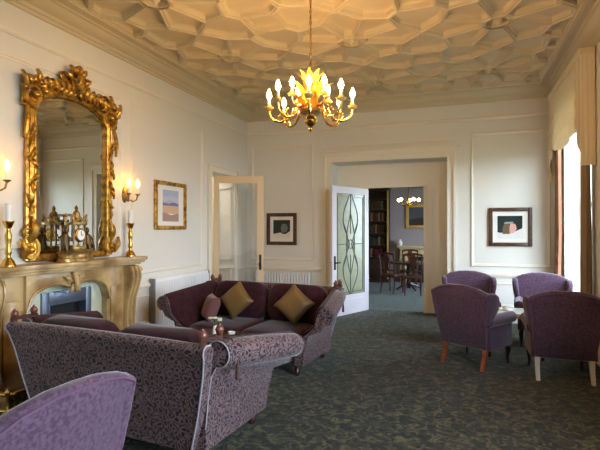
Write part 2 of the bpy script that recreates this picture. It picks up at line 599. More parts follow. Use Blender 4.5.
for (x, y, w_, kind) in seeds:
    if not (FX0 - 0.6 < x < FX1 + 0.6 and FY0 - 0.6 < y < FY1 + 0.6):
        continue
    poly = [(FX0, FY0), (FX1, FY0), (FX1, FY1), (FX0, FY1)]
    for (x2, y2, w2, k2) in seeds:
        dx, dy = x2 - x, y2 - y
        dd = dx * dx + dy * dy
        if 1e-6 < dd < 2.6:
            # power bisector
            d = (x2 * x2 + y2 * y2 - x * x - y * y + w_ - w2) / 2
            poly = clip(poly, dx, dy, d)
            if len(poly) < 3:
                break
    poly = dedupe(poly)
    if len(poly) < 3:
        continue
    gx = sum(p[0] for p in poly) / len(poly)
    gy = sum(p[1] for p in poly) / len(poly)
    inr = 9
    for i in range(len(poly)):
        p, q = poly[i], poly[(i + 1) % len(poly)]
        L = math.hypot(q[0] - p[0], q[1] - p[1]) or 1e-6
        inr = min(inr, abs((q[0] - p[0]) * (gy - p[1]) - (q[1] - p[1]) * (gx - p[0])) / L)
    if inr < 0.04:
        prof = [(0, ZC), (0.3, ZC)]
    elif kind == 1:
        prof = [(0, ZC), (0.022, ZC), (0.024, ZC + 0.055), (0.05, ZC + 0.075)]
    else:
        prof = [(0, ZC - 0.012), (0.010, ZC - 0.012), (0.013, ZC + 0.004), (0.026, ZC + 0.006), (0.029, ZC + 0.045), (0.042, ZC + 0.068), (0.055, ZC + 0.074), (0.09, ZC + 0.078)]
    rings = []
    for (d, z) in prof:
        k = max(0.05, 1 - d / inr) if inr > 0.04 else 1 - d
        rings.append([(gx + (p[0] - gx) * k, gy + (p[1] - gy) * k, z) for p in poly])
    vs = [[b.bm.verts.new(p) for p in r] for r in rings]
    n = len(poly)
    for A, B in zip(vs, vs[1:]):
        for i in range(n):
            j = (i + 1) % n
            b.bm.faces.new((A[i], A[j], B[j], B[i]))
    b.bm.faces.new(vs[-1])
    if kind == 1:      # pendant rosette
        b.lathe([(0.02, ZC + 0.08), (0.055, ZC + 0.05), (0.045, ZC + 0.01), (0.02, ZC - 0.02), (0.004, ZC - 0.03)], (x, y, 0), 10)
bmesh.ops.remove_doubles(b.bm, verts=list(b.bm.verts), dist=0.0008)
# closing slab above
b.box(XL - 0.4, XO, YB - 0.3, YF + 0.4, ZC + 0.2, ZC + 0.34)
struct(b.build('ceiling', M['ceil'], smooth=24))

# cornice: profile swept along each wall (distance from wall, z)
CP = [(0.0, 3.80), (0.02, 3.80), (0.03, 3.83), (0.05, 3.84), (0.06, 3.87), (0.10, 3.885), (0.14, 3.91), (0.17, 3.945), (0.20, 3.95), (0.21, 3.965), (0.27, 3.97), (0.28, 3.955), (0.33, 3.955), (0.345, 3.975), (0.345, 4.2), (0.0, 4.2)]
def run(prof, side, a, c, cat=None):
    """profile prof (d, z) along a wall from a to c"""
    m = MB()
    if side == 'left':
        m.loft([[(XL + d, a, z) for d, z in prof], [(XL + d, c, z) for d, z in prof]])
    elif side == 'right':
        m.loft([[(XR - d, a, z) for d, z in prof], [(XR - d, c, z) for d, z in prof]])
    elif side == 'far':
        m.loft([[(a, YF - d, z) for d, z in prof], [(c, YF - d, z) for d, z in prof]])
    else:
        m.loft([[(a, YB + d, z) for d, z in prof], [(c, YB + d, z) for d, z in prof]])
    return m
for sd, a, c in (('left', YB, YF), ('right', YB, YF), ('far', XL, XR), ('back', XL, XR)):
    struct(run(CP, sd, a, c).build('trim_cornice_' + sd, M['ceil'], smooth=20))
# picture rail / frieze moulding
FR = [(0, 3.50), (0.015, 3.50), (0.03, 3.52), (0.03, 3.545), (0.012, 3.555), (0, 3.56)]
for sd, a, c in (('left', YB, YF), ('far', XL, XR)):
    struct(run(FR, sd, a, c).build('trim_frieze_' + sd, M['trim'], smooth=20))
DR = [(0, 0.76), (0.012, 0.76), (0.02, 0.785), (0.035, 0.80), (0.035, 0.83), (0.012, 0.845), (0, 0.85)]
BB = [(0, 0), (0.025, 0), (0.025, 0.16), (0.015, 0.185), (0.01, 0.20), (0, 0.20)]
for i, (sd, a, c) in enumerate((('left', YB, 2.7), ('left', 5.1, DL[0] - 0.13), ('left', DL[1] + 0.13, YF), ('far', XL, OP[0] - 0.2), ('far', OP[1] + 0.2, XR))):
    struct(run(DR, sd, a, c).build('trim_%d' % (i + 1), M['trim'], smooth=20))
    struct(run(BB, sd, a, c).build('baseboard_%s' % sd, M['trim'], smooth=20))
struct(run(BB, 'back', XL, XR).build('baseboard_back', M['trim'], smooth=20))
struct(run(BB, 'right', YB, YF).build('baseboard_right', M['trim'], smooth=20))

def panel(side, u0, u1, z0, z1):
    """mitred picture moulding round a wall panel"""
    m = MB()
    prof = [(0.0, -0.002), (0.002, 0.012), (0.010, 0.022), (0.020, 0.020), (0.026, 0.010), (0.044, 0.008), (0.052, -0.002)]
    rings = []
    for (u, z, su, sz) in ((u0, z0, 1, 1), (u1, z0, -1, 1), (u1, z1, -1, -1), (u0, z1, 1, -1)):
        ring = []
        for d, h in prof:
            a, c = u + su * d, z + sz * d
            ring.append((XL + h, a, c) if side == 'left' else (a, YF - h, c))
        rings.append(ring)
    m.loft(rings + [rings[0]], cap=False)
    bmesh.ops.remove_doubles(m.bm, verts=list(m.bm.verts), dist=1e-5)
    return m
PANELS = [('left', -2.2, 2.7, 0.98, 3.3), ('left', 2.95, 4.85, 1.4, 3.3), ('left', 5.05, 6.85, 0.98, 3.3),
          ('far', -4.05, -2.72, 0.98, 3.28), ('far', 0.18, 1.42, 0.95, 3.28)]
for i, p in enumerate(PANELS):
    struct(panel(*p).build('trim_%d' % (i + 11), M['trim'], smooth=0))
# low panels under the dado
for i, p in enumerate((('far', 0.18, 1.42, 0.26, 0.68), ('left', 5.15, 6.9, 0.26, 0.68))):
    struct(panel(*p).build('trim_%d' % (i + 21), M['trim'], smooth=0))

# casing of the left doorway
def casing(m, side, u0, u1, zt, wd, prs):
    n = len(prs)
    for i, (frac0, frac1, pr) in enumerate(prs):
        a, c = wd * frac0, wd * frac1
        for (x0, x1, z0, z1) in ((u0 - c, u0 - a, 0, zt + c), (u1 + a, u1 + c, 0, zt + c), (u0 - a, u1 + a, zt + a, zt + c)):
            if side == 'left':
                m.box(XL - 0.002, XL + pr, x0, x1, z0, z1)
            else:
                m.box(x0, x1, YF - pr, YF + 0.002, z0, z1)
prs = [(0, 0.2, 0.03), (0.2, 0.72, 0.018), (0.72, 1.0, 0.045)]
m = MB(); casing(m, 'left', DL[0], DL[1], DL[2], 0.13, prs)
struct(m.build('trim_doorway_left', M['trim'], smooth=0))
m = MB(); casing(m, 'far', OP[0], OP[1], OP[2], 0.15, prs)
# over-door ledge
m.box(OP[0] - 0.20, OP[1] + 0.20, YF - 0.05, YF + 0.002, OP[2] + 0.15, OP[2] + 0.19)
m.box(OP[0] - 0.22, OP[1] + 0.22, YF - 0.09, YF + 0.002, OP[2] + 0.19, OP[2] + 0.22)
m.box(OP[0] - 0.20, OP[1] + 0.20, YF - 0.03, YF + 0.002, OP[2] + 0.30, OP[2] + 0.33)
struct(m.build('trim_doorway_far', M['trim'], smooth=0))
# inner doorway casing and panel mouldings on the recess wall
m = MB()
for (x0, x1, z0, z1) in ((ID[0] - 0.07, ID[0], 0, ID[2] + 0.07), (ID[1], ID[1] + 0.07, 0, ID[2] + 0.07), (ID[0], ID[1], ID[2], ID[2] + 0.07)):
    m.box(x0, x1, YI - 0.025, YI + 0.13, z0, z1)
m.box(ID[1] + 0.14, OP[1] - 0.04, YI - 0.012, YI, 0.25, 0.27); m.box(ID[1] + 0.14, ID[1] + 0.16, YI - 0.012, YI, 0.25, 2.6)
m.box(OP[1] - 0.06, OP[1] - 0.04, YI - 0.012, YI, 0.25, 2.6)
m.box(OP[0] + 0.02, OP[1] - 0.02, YI - 0.03, YI, 0, 0.18) if False else None
struct(m.build('trim_inner_doorway', M['trim'], smooth=0))
# panelled far reveal of the left doorway
m = MB()
for z0, z1 in ((0.25, 0.85), (1.0, 2.4)):
    for (xa, xb, za, zb) in ((-4.50, -4.48, z0, z1), (-4.22, -4.20, z0, z1), (-4.50, -4.20, z0, z0 + 0.02), (-4.50, -4.20, z1 - 0.02, z1)):
        m.box(xa, xb, DL[1] - 0.028, DL[1] + 0.002, za, zb)
struct(m.build('trim_reveal', M['trim'], smooth=0))

# ------------------------------------------------------------------ windows
for i, (a, c) in enumerate(WINDOWS + [DINW]):
    z0, z1, x = (WZ0, WZ1, XR + 0.26) if i < 2 else (0.6, 2.8, 2.15)
    root = bpy.data.objects.new('window_%d' % (i + 1), None)
    COL.objects.link(root)
    root['kind'] = 'structure'
    root.location = (x, (a + c) / 2, z0)
    h, hw = z1 - z0, (c - a) / 2
    m = MB()
    for (y0, y1, q0, q1) in ((-hw, -hw + 0.07, 0, h), (hw - 0.07, hw, 0, h), (-hw, hw, 0, 0.09), (-hw, hw, h - 0.08, h), (-hw, hw, h * 0.5 - 0.035, h * 0.5 + 0.035)):
        m.box(-0.03, 0.03, y0, y1, q0, q1)
    m.box(-0.018, 0.018, -0.014, 0.014, 0, h)
    for q in (0.25, 0.75):
        m.box(-0.018, 0.018, -hw, hw, h * q - 0.014, h * q + 0.014)
    m.build('window_frame', M['trim'], root, smooth=0)
    m = MB(); m.box(-0.003, 0.003, -hw + 0.05, hw - 0.05, 0.05, h - 0.05)
    m.build('window_pane', M['glass'], root, smooth=0)
    if i < 2:
        m = MB(); m.box(-0.30, -0.03, -hw, hw, -0.0, 0.03)
        m.build('window_sill', M['trim'], root, smooth=0)

# ------------------------------------------------------------------ doors
# glazed leaf of the left doorway, standing open into the room
def P_leaf(name, loc, rz, w_, h, mats, lower, label_unused=None):
    root = bpy.data.objects.new(name, None)
    COL.objects.link(root)
    root['kind'] = 'structure'
    root.location = loc
    root.rotation_euler = (0, 0, rz)
    return root
ang = math.atan2(7.47 - DL[0], -3.26 - (XL + 0.05))
d1 = P_leaf('door_1', (XL + 0.05, DL[0] + 0.01, 0.01), ang, 0.9, 2.5, None, 0)
W1, H1 = 0.875, 2.52
m = MB()
m.box(0, 0.09, -0.02, 0.02, 0, H1); m.box(W1 - 0.11, W1, -0.02, 0.02, 0, H1)
m.box(0.09, W1 - 0.11, -0.02, 0.02, 0, 0.22); m.box(0.09, W1 - 0.11, -0.02, 0.02, H1 - 0.12, H1)
m.build('door_frame', M['lampwarmpaint'], d1, smooth=0)
m = MB(); m.box(0.09, W1 - 0.11, -0.003, 0.003, 0.22, H1 - 0.12)
m.build('door_glass', M['glass'], d1, smooth=0)
m = MB()
m.box(W1 - 0.075, W1 - 0.035, -0.028, 0.028, 0.87, 1.14, 0.003)
m.tube([(W1 - 0.055, -0.028, 0.98), (W1 - 0.055, -0.075, 0.98)], 0.01)
m.ball((W1 - 0.055, -0.085, 0.98), 0.026)
m.tube([(W1 - 0.055, 0.028, 0.98), (W1 - 0.055, 0.07, 0.98)], 0.01)
m.build('door_handle', M['black'], d1)
# leaded glass leaf of the inner doorway
W2, H2 = 1.13, 2.38
a2 = math.atan2(8.0 - (YI - 0.02), -2.19 - (ID[0] + 0.02))
d2 = P_leaf('door_2', (ID[0] + 0.01, YI - 0.05, 0.01), a2, W2, H2, None, 0)
m = MB()
sw, lowz = 0.125, 0.36
m.box(0, sw, -0.022, 0.022, 0, H2); m.box(W2 - sw, W2, -0.022, 0.022, 0, H2)
m.box(sw, W2 - sw, -0.022, 0.022, 0, lowz); m.box(sw, W2 - sw, -0.022, 0.022, H2 - 0.13, H2)
m.box(sw + 0.08, W2 - sw - 0.08, -0.03, 0.03, 0.12, 0.28, 0.004)
m.build('door_frame', M['lilacpaint'], d2, smooth=0)
m = MB(); m.box(sw, W2 - sw, -0.004, 0.004, lowz, H2 - 0.13)
m.build('door_glass', M['leadglass'], d2, smooth=0)
m = MB()
gx0, gx1, gz0, gz1 = sw, W2 - sw, lowz, H2 - 0.13
gc, gh = (gx0 + gx1) / 2, (gz0 + gz1) / 2
rr = 0.009
def lead(pts):
    for yy in (-0.006, 0.006):
        m.tube([(p[0], yy, p[1]) for p in pts], rr, 5)
for d in (0.05, 0.0):
    lead([(gx0 + d, gz0 + d), (gx1 - d, gz0 + d), (gx1 - d, gz1 - d), (gx0 + d, gz1 - d), (gx0 + d, gz0 + d)])
for s_ in (-1, 1):
    lead([(gc + s_ * (0.03 + 0.20 * abs(math.sin(PI * t / 24 * 2)) ** 1.3 * (1 if t % 24 else 0.2)), gz0 + (gz1 - gz0) * t / 24) for t in range(25)])
    lead([(gc + s_ * 0.13 * math.sin(PI * t / 16), gz0 + 0.35 + (gz1 - gz0 - 0.7) * t / 16) for t in range(17)])
    lead([(gc + s_ * (0.24 - 0.16 * math.sin(PI * t / 16)), gz0 + 0.5 + (gz1 - gz0 - 1.0) * t / 16) for t in range(17)])
    lead([(gc + s_ * 0.0, gh + s_ * 0.2), (gc + s_ * 0.0, gz0 if s_ < 0 else gz1)])
lead([(gx0, gh), (gc - 0.13, gh), (gc, gh + 0.09), (gc + 0.13, gh), (gx1, gh)])
lead([(gc - 0.13, gh), (gc, gh - 0.09), (gc + 0.13, gh)])
m.build('lead_came', M['lead'], d2)
m = MB()
m.box(W2 - 0.095, W2 - 0.045, -0.032, 0.032, 0.85, 1.10, 0.003)
m.tube([(W2 - 0.07, 0.03, 0.98), (W2 - 0.07, 0.08, 0.98), (W2 - 0.16, 0.085, 0.98)], 0.011)
m.tube([(W2 - 0.07, -0.03, 0.98), (W2 - 0.07, -0.08, 0.98), (W2 - 0.16, -0.085, 0.98)], 0.011)
m.build('door_handle', M['black'], d2)
# ================================================================== fireplace wall
def shaped(mb, poly, axis, a, c, bev=0.0, fn=None, seg=2):
    t = MB()
    t.prism(poly, axis, a, c)
    bmesh.ops.recalc_face_normals(t.bm, faces=list(t.bm.faces))
    if bev:
        bmesh.ops.bevel(t.bm, geom=list(t.bm.edges), offset=bev, segments=seg, profile=0.6, affect='EDGES', clamp_overlap=True)
    if fn:
        for v in t.bm.verts:
            v.co = Vector(fn(*v.co))
    mb.add(t.bm)
    return mb
def spiral(mb, c, r0, r1, a0, turns, rad, plane='yz', x=0.0, sgn=1, n=18, taper=0.6):
    pts, rs = [], []
    for i in range(n + 1):
        t = i / n
        a = a0 + sgn * turns * 2 * PI * t
        r = r0 + (r1 - r0) * t
        u, v = c[0] + r * math.cos(a), c[1] + r * math.sin(a)
        pts.append((x, u, v) if plane == 'yz' else (u, x, v))
        rs.append(rad * (1 - taper * t))
    mb.tube(pts, rs, 6)
    mb.ball(pts[-1], rad * 0.9, 8, 5)
def leaf(mb, c, ang, L, W, T=0.025, x=0.0):
    """plump leaf in the y,z plane pointing along ang, curling away from the wall"""
    prev = []
    for i in range(7):
        t = i / 6
        wv = W * math.sin(PI * (0.12 + 0.86 * t)) ** 0.8
        p = Vector((x + T * (0.6 + 1.1 * math.sin(PI * t * 0.9)), c[0] + L * t * math.cos(ang), c[1] + L * t * math.sin(ang)))
        n = Vector((0, -math.sin(ang), math.cos(ang)))
        ring = []
        for k in range(8):
            a = 2 * PI * k / 8
            ring.append(p + n * (wv * 0.5 * math.cos(a)) + Vector((T * 0.55 * math.sin(a), 0, 0)))
        prev.append(ring)
    mb.loft(prev)

# ---- mantelpiece
MY = 3.87
mantel = thing('mantelpiece', (XL, MY, 0), 0, 'honey coloured carved marble mantelpiece under the gilt mirror', 'fireplace')
def serp(y, d0, d1):   # depth of the shelf front
    t = abs(y) / 1.14
    return d0 + (d1 - d0) * (0.5 + 0.5 * math.cos(2 * PI * t)) 
shelf = MB()
for (z0, z1, k, e) in ((1.205, 1.25, 1.0, 0.0), (1.175, 1.205, 0.94, 0.03), (1.15, 1.175, 0.86, 0.07)):
    n = 28
    poly = []
    for i in range(n + 1):
        y = -(1.14 - e) + 2 * (1.14 - e) * i / n
        dd = serp(y, 0.27, 0.335) * k
        if i in (0, n):
            dd -= 0.03
        poly.append((dd, y))
    poly += [(0, 1.14 - e), (0, -(1.14 - e))]
    shaped(shelf, poly, 'z', z0, z1, 0.006)
shelf.build('mantel_shelf', M['marble'], mantel)
fr = MB()
low = []
for i in range(41):
    y = -0.56 + 1.12 * i / 40
    t = abs(y) / 0.56
    z = 0.965 + 0.055 * math.sin(PI * t * 1.25) - 0.16 * max(0, (t - 0.80) / 0.2) ** 2.2
    low.append((y, z))
shaped(fr, [(-0.56, 1.15), (0.56, 1.15)] + [p for p in reversed(low)], 'x', 0, 0.215, 0.008)
fr.tube([(0.222, p[0], p[1] + 0.012) for p in low], 0.014, 6)
fr.build('frieze', M['marble'], mantel)
for s in (-1, 1):
    jm = MB()
    jm.box(0, 0.18, min(s * 0.55, s * 1.03), max(s * 0.55, s * 1.03), 0.12, 1.15, 0.006)
    jm.box(0, 0.27, min(s * 0.52, s * 1.07), max(s * 0.52, s * 1.07), 0, 0.13, 0.008)
    jm.box(0.17, 0.20, min(s * 0.60, s * 0.78), max(s * 0.60, s * 0.78), 0.2, 0.92, 0.012)
    # scrolled console
    pc = [(0.17, 0.13), (0.25, 0.15), (0.27, 0.20), (0.245, 0.27), (0.215, 0.40), (0.21, 0.58), (0.23, 0.74), (0.275, 0.88), (0.305, 0.99), (0.30, 1.08), (0.27, 1.13), (0.17, 1.15)]
    t = MB()
    t.loft([[(x, yy, z) for x, z in pc] for yy in (s * 0.83, s * 1.01)])
    bmesh.ops.recalc_face_normals(t.bm, faces=list(t.bm.faces))
    jm.add(t.bm)
    for yy in (0.85, 0.92, 0.99):
        jm.tube([(x + 0.006, s * yy, z) for x, z in pc[1:-1]], 0.016, 6)
    spiral(jm, (0.25, 1.07), 0.055, 0.012, 0, 1.4, 0.018, 'xz', s * 1.02, 1)
    spiral(jm, (0.22, 0.19), 0.045, 0.01, PI, 1.2, 0.014, 'xz', s * 1.02, -1)
    jm.build('jamb', M['marble'], mantel)
orn = MB()
for s in (-1, 1):
    spiral(orn, (s * 0.055, 1.08), 0.05, 0.012, PI / 2 - s * PI / 2 + PI, 1.2, 0.016, 'yz', 0.235, s)
    leaf(orn, (0, 1.03), -PI / 2 + s * 0.55, 0.13, 0.05, 0.025, 0.215)
    leaf(orn, (s * 0.02, 1.05), PI / 2 - s * 1.15, 0.13, 0.045, 0.022, 0.215)
leaf(orn, (0, 1.13), -PI / 2, 0.20, 0.075, 0.04, 0.215)
orn.ball((0.245, 0, 1.12), 0.032)
orn.build('carved_cartouche', M['marble'], mantel)
sl = MB()
for (y0, y1, z0, z1) in ((-0.56, -0.30, 0, 1.06), (0.37, 0.56, 0, 1.06), (-0.30, 0.37, 0.94, 1.06)):
    sl.box(0.02, 0.10, y0, y1, z0, z1, 0.003)
sl.build('marble_slip', M['slip'], mantel)
st = MB()
for (y0, y1, z0, z1, x) in ((-0.335, -0.25, 0, 0.94, 0.12), (0.25, 0.335, 0, 0.94, 0.12), (-0.25, 0.25, 0.80, 0.94, 0.12)):
    st.box(0.02, x, y0, y1, z0, z1, 0.008)
st.tube([(0.122, -0.25, 0), (0.122, -0.25, 0.80), (0.122, 0.25, 0.80), (0.122, 0.25, 0)], 0.012, 6)
st.build('steel_surround', M['steel'], mantel, (0, 0.035, 0))
bx = MB()
bx.box(0.005, 0.02, -0.25, 0.25, 0, 0.80)
for i in range(7):
    yy = -0.18 + i * 0.06
    bx.tube([(0.10, yy, 0.12), (0.13, yy, 0.30)], 0.007, 6)
bx.box(0.03, 0.14, -0.22, 0.22, 0.09, 0.13)
bx.build('fire_grate', M['black'], mantel, (0, 0.035, 0))
hb = MB(); hb.box(XL, XL + 0.62, MY - 1.05, MY + 1.05, 0.0, 0.035, 0.006)
struct(hb.build('floor_hearth', M['hearth']))

# ---- fender
fd = thing('brass_fender', (XL, MY, 0.035), 0, 'low polished brass fender round the hearth at the fireplace foot', 'fender')
m = MB()
for z in (0.03, 0.17):
    m.tube([(0.30, -1.02, z), (0.54, -1.02, z), (0.585, -0.98, z), (0.585, 0.98, z), (0.54, 1.02, z), (0.30, 1.02, z)], 0.016, 8)
m.build('rail', M['brass'], fd)
for y in (-1.02, -0.5, 0, 0.5, 1.02):
    for x in ((0.585,) if abs(y) < 1 else (0.32, 0.56)):
        m = MB(); m.lathe([(0.022, 0), (0.022, 0.02), (0.012, 0.04), (0.016, 0.10), (0.010, 0.16), (0.02, 0.18), (0.022, 0.20), (0.006, 0.225)], (x, y, 0), 10)
        m.build('post', M['brass'], fd)
m = MB(); m.box(0.58, 0.588, -0.98, 0.98, 0.035, 0.16); m.box(0.3, 0.55, -1.024, -1.016, 0.035, 0.16); m.box(0.3, 0.55, 1.016, 1.024, 0.035, 0.16)
m.build('fretted_panel', M['brassdark'], fd)

# ---- overmantel mirror
mir = thing('overmantel_mirror', (XL, 4.04, 1.262), 0, 'tall gilt rococo mirror with carved crest standing on the mantel shelf', 'mirror')
HW = 0.485
def top_arc(hw, zs, rise, n=14):
    return [(-hw + 2 * hw * i / n, zs + rise * math.sin(PI * i / n) ** 0.6) for i in range(n + 1)]
g = MB()
out = [(-HW, 0.04), (HW, 0.04)] + list(reversed(top_arc(HW, 1.60, 0.17)))
shaped(g, out, 'x', 0.022, 0.030)
g.build('mirror_glass', M['mirror'], mir, smooth=0)
f = MB()
path_l = [(-0.56, 0.03 + 1.52 * i / 12) for i in range(13)]
outline = [(-0.535, 0.02)] + [(-0.535, 1.58)] + [(p[0] * 1.0, p[1]) for p in top_arc(0.535, 1.64, 0.18)][1:-1] + [(0.535, 1.58), (0.535, 0.02)]
f.tube([(0.035, y, z) for y, z in outline], 0.045, 8)
f.tube([(0.062, y * 0.95, z - 0.012 if z > 1.5 else z) for y, z in outline], 0.018, 6)
f.tube([(0.045, y * 1.09, z + (0.03 if z > 1.5 else 0)) for y, z in outline], 0.022, 6)
f.tube([(0.035, -0.56, 0.04), (0.035, 0.56, 0.04)], 0.04, 8)
f.box(0.0, 0.02, -0.57, 0.57, 0.01, 1.58)
shaped(f, [(-0.57, 1.58)] + [(y * 1.06, z + 0.05) for y, z in top_arc(0.535, 1.60, 0.19)] + [(0.57, 1.58)], 'x', 0.0, 0.02)
rnd = random.Random(3)
for s in (-1, 1):
    z = 0.35
    while z < 1.5:
        spiral(f, (s * (0.555 + rnd.uniform(-0.01, 0.02)), z), 0.05, 0.012, rnd.uniform(0, 6), 1.1, 0.016, 'yz', 0.07, s)
        leaf(f, (s * 0.55, z), PI / 2 + s * rnd.uniform(-0.5, 0.6), 0.12, 0.05, 0.03, 0.05)
        leaf(f, (s * 0.55, z), -PI / 2 + s * rnd.uniform(-0.6, 0.5), 0.12, 0.045, 0.03, 0.05)
        z += 0.235
f.build('frame', M['gilt'], mir)
for s in (-1, 1):     # scrolled feet
    q = MB()
    spiral(q, (s * 0.56, 0.13), 0.11, 0.02, PI / 2, 1.5, 0.036, 'yz', 0.055, s)
    spiral(q, (s * 0.60, 0.30), 0.06, 0.015, -PI / 2, 1.3, 0.022, 'yz', 0.055, -s)
    leaf(q, (s * 0.57, 0.2), PI / 2 + s * 0.2, 0.24, 0.10, 0.045, 0.04)
    leaf(q, (s * 0.62, 0.05), PI / 2 - s * 0.3, 0.2, 0.08, 0.04, 0.04)
    q.ball((0.08, s * 0.56, 0.13), 0.04)
    q.build('scroll_foot', M['gilt'], mir)
for s in (-1, 1):     # corner cartouches
    q = MB()
    spiral(q, (s * 0.53, 1.70), 0.12, 0.02, -PI / 2, 1.6, 0.034, 'yz', 0.07, s)
    spiral(q, (s * 0.64, 1.62), 0.05, 0.012, PI / 2, 1.2, 0.018, 'yz', 0.06, s)
    spiral(q, (s * 0.47, 1.88), 0.07, 0.012, PI, 1.5, 0.022, 'yz', 0.07, -s)
    spiral(q, (s * 0.60, 1.86), 0.045, 0.012, 0, 1.4, 0.016, 'yz', 0.07, s)
    spiral(q, (s * 0.36, 1.90), 0.05, 0.012, 0, 1.3, 0.018, 'yz', 0.07, s)
    for k in range(7):
        a = PI / 2 - s * (-0.9 + k * 0.42)
        leaf(q, (s * 0.53 + 0.09 * math.cos(a), 1.72 + 0.09 * math.sin(a)), a + s * 0.8, 0.09 + 0.015 * (k % 3), 0.06, 0.035, 0.05)
    leaf(q, (s * 0.60, 1.60), -PI / 2 + s * 0.12, 0.36, 0.06, 0.035, 0.04)
    leaf(q, (s * 0.62, 1.72), PI / 2 - s * 0.35, 0.20, 0.05, 0.045, 0.05)
    leaf(q, (s * 0.50, 1.80), PI / 2 - s * 0.1, 0.17, 0.06, 0.045, 0.05)
    q.ball((0.10, s * 0.53, 1.70), 0.045)
    q.build('corner_scroll', M['gilt'], mir)
q = MB()               # crest
for s in (-1, 1):
    spiral(q, (s * 0.11, 1.90), 0.10, 0.018, PI / 2 + s * PI / 2, 1.6, 0.032, 'yz', 0.07, -s)
    spiral(q, (s * 0.27, 1.86), 0.075, 0.015, -PI / 2, 1.5, 0.024, 'yz', 0.07, s)
    spiral(q, (s * 0.17, 2.02), 0.05, 0.012, 0, 1.3, 0.018, 'yz', 0.07, s)
    spiral(q, (s * 0.36, 1.84), 0.05, 0.012, PI / 2, 1.3, 0.018, 'yz', 0.06, -s)
    for k in range(7):
        leaf(q, (s * (0.05 + 0.06 * k), 1.83), PI / 2 - s * (0.2 + 0.2 * k), 0.16 - 0.006 * k, 0.065, 0.04, 0.05)
        leaf(q, (s * (0.08 + 0.06 * k), 1.80), PI / 2 + s * (0.9 - 0.1 * k), 0.10, 0.05, 0.035, 0.06)
    leaf(q, (s * 0.03, 2.03), PI / 2 - s * 0.6, 0.14, 0.06, 0.045, 0.06)
    leaf(q, (s * 0.06, 1.97), PI / 2 - s * 1.0, 0.15, 0.06, 0.045, 0.06)
    leaf(q, (s * 0.02, 2.08), PI / 2 + s * 1.0, 0.10, 0.05, 0.04, 0.06)
leaf(q, (0.0, 1.85), PI / 2, 0.26, 0.12, 0.06, 0.06)
spiral(q, (0.05, 2.12), 0.055, 0.012, PI, 1.4, 0.022, 'yz', 0.09, -1)
spiral(q, (-0.03, 2.10), 0.04, 0.012, 0, 1.3, 0.016, 'yz', 0.09, 1)
q.ball((0.12, 0, 1.93), (0.04, 0.055, 0.065))
q.ball((0.10, 0.02, 2.06), 0.04)
q.build('carved_crest', M['gilt'], mir)

# ---- mantel clock
ck = thing('mantel_clock', (XL + 0.19, 3.94, 1.253), 0, 'ornate gilt figural clock in the middle of the mantel shelf', 'clock')
m = MB()
m.lathe([(0.20, 0), (0.20, 0.025), (0.185, 0.035), (0.185, 0.07), (0.20, 0.085), (0.17, 0.10), (0.0, 0.10)], seg=24, sx=0.52, sy=1.08)
for k in range(6):
    a = 2 * PI * k / 6 + 0.3
    m.ball((0.09 * math.cos(a), 0.2 * math.sin(a), 0.012), 0.018, 8, 5)
m.build('plinth', M['brassdark'], ck)
ck.scale = (1.12, 1.08, 1.22)
m = MB()
m.box(-0.05, 0.05, -0.085, 0.085, 0.10, 0.13, 0.005)
for sx_ in (-1, 1):
    for sy_ in (-1, 1):
        m.lathe([(0.014, 0.13), (0.009, 0.15), (0.009, 0.30), (0.015, 0.32)], (sx_ * 0.04, sy_ * 0.07, 0), 8)
m.box(-0.055, 0.055, -0.095, 0.095, 0.32, 0.345, 0.005)
for sy_ in (-1, 1):
    for sx_ in (-1, 1):
        m.lathe([(0.010, 0.345), (0.016, 0.37), (0.006, 0.39), (0.014, 0.405), (0.002, 0.43)], (sx_ * 0.045, sy_ * 0.085, 0), 8)
    m.tube([(0.045, sy_ * 0.085, 0.40), (0.045, sy_ * 0.03, 0.365), (0.045, 0, 0.38)], 0.008, 6)
m.box(-0.03, 0.03, -0.05, 0.05, 0.345, 0.395, 0.006)
m.lathe([(0.03, 0.395), (0.034, 0.43), (0.012, 0.455), (0.02, 0.47), (0.003, 0.50)], (0, 0, 0), 10)
m.build('pavilion', M['brassdark'], ck)
m = MB()
m.lathe([(0.0, 0.035), (0.062, 0.035), (0.062, 0.055), (0.052, 0.06), (0.0, 0.06)], (0.0, 0.0, 0.23), 20, axis='x')
m.build('dial_case', M['brass'], ck)
m = MB()
m.lathe([(0.0, 0.058), (0.048, 0.058), (0.046, 0.064), (0.0, 0.064)], (0, 0, 0.23), 20, axis='x')
m.build('dial', M['white'], ck)
m = MB()
m.box(0.064, 0.067, -0.003, 0.003, 0.228, 0.265)
m.box(0.064, 0.067, -0.002, 0.026, 0.227, 0.233)
m.build('clock_hands', M['black'], ck, smooth=0)
for s in (-1, 1):     # seated cherub figures
    m = MB()
    y = s * 0.145
    m.tube([(0.0, y, 0.10), (0.0, y, 0.14), (0.0, y, 0.20), (0.0, y - s * 0.008, 0.235), (0, y - s * 0.01, 0.245)], [0.045, 0.046, 0.036, 0.030, 0.014], 10)
    m.ball((0.006, y - s * 0.012, 0.272), (0.026, 0.025, 0.03), 12, 8)
    m.tube([(0.0, y - s * 0.025, 0.225), (0.03, y - s * 0.055, 0.20), (0.03, y - s * 0.07, 0.235)], [0.014, 0.011, 0.008], 8)
    m.tube([(0.0, y + s * 0.02, 0.225), (0.02, y + s * 0.055, 0.19), (0.03, y + s * 0.06, 0.15)], [0.014, 0.011, 0.008], 8)
    for d in (-0.02, 0.02):
        m.tube([(0.01, y + d, 0.125), (0.055, y + d * 1.4, 0.13), (0.065, y + d * 1.5, 0.09)], [0.022, 0.018, 0.010], 8)
    m.build('cherub_figure', M['bronze'], ck)

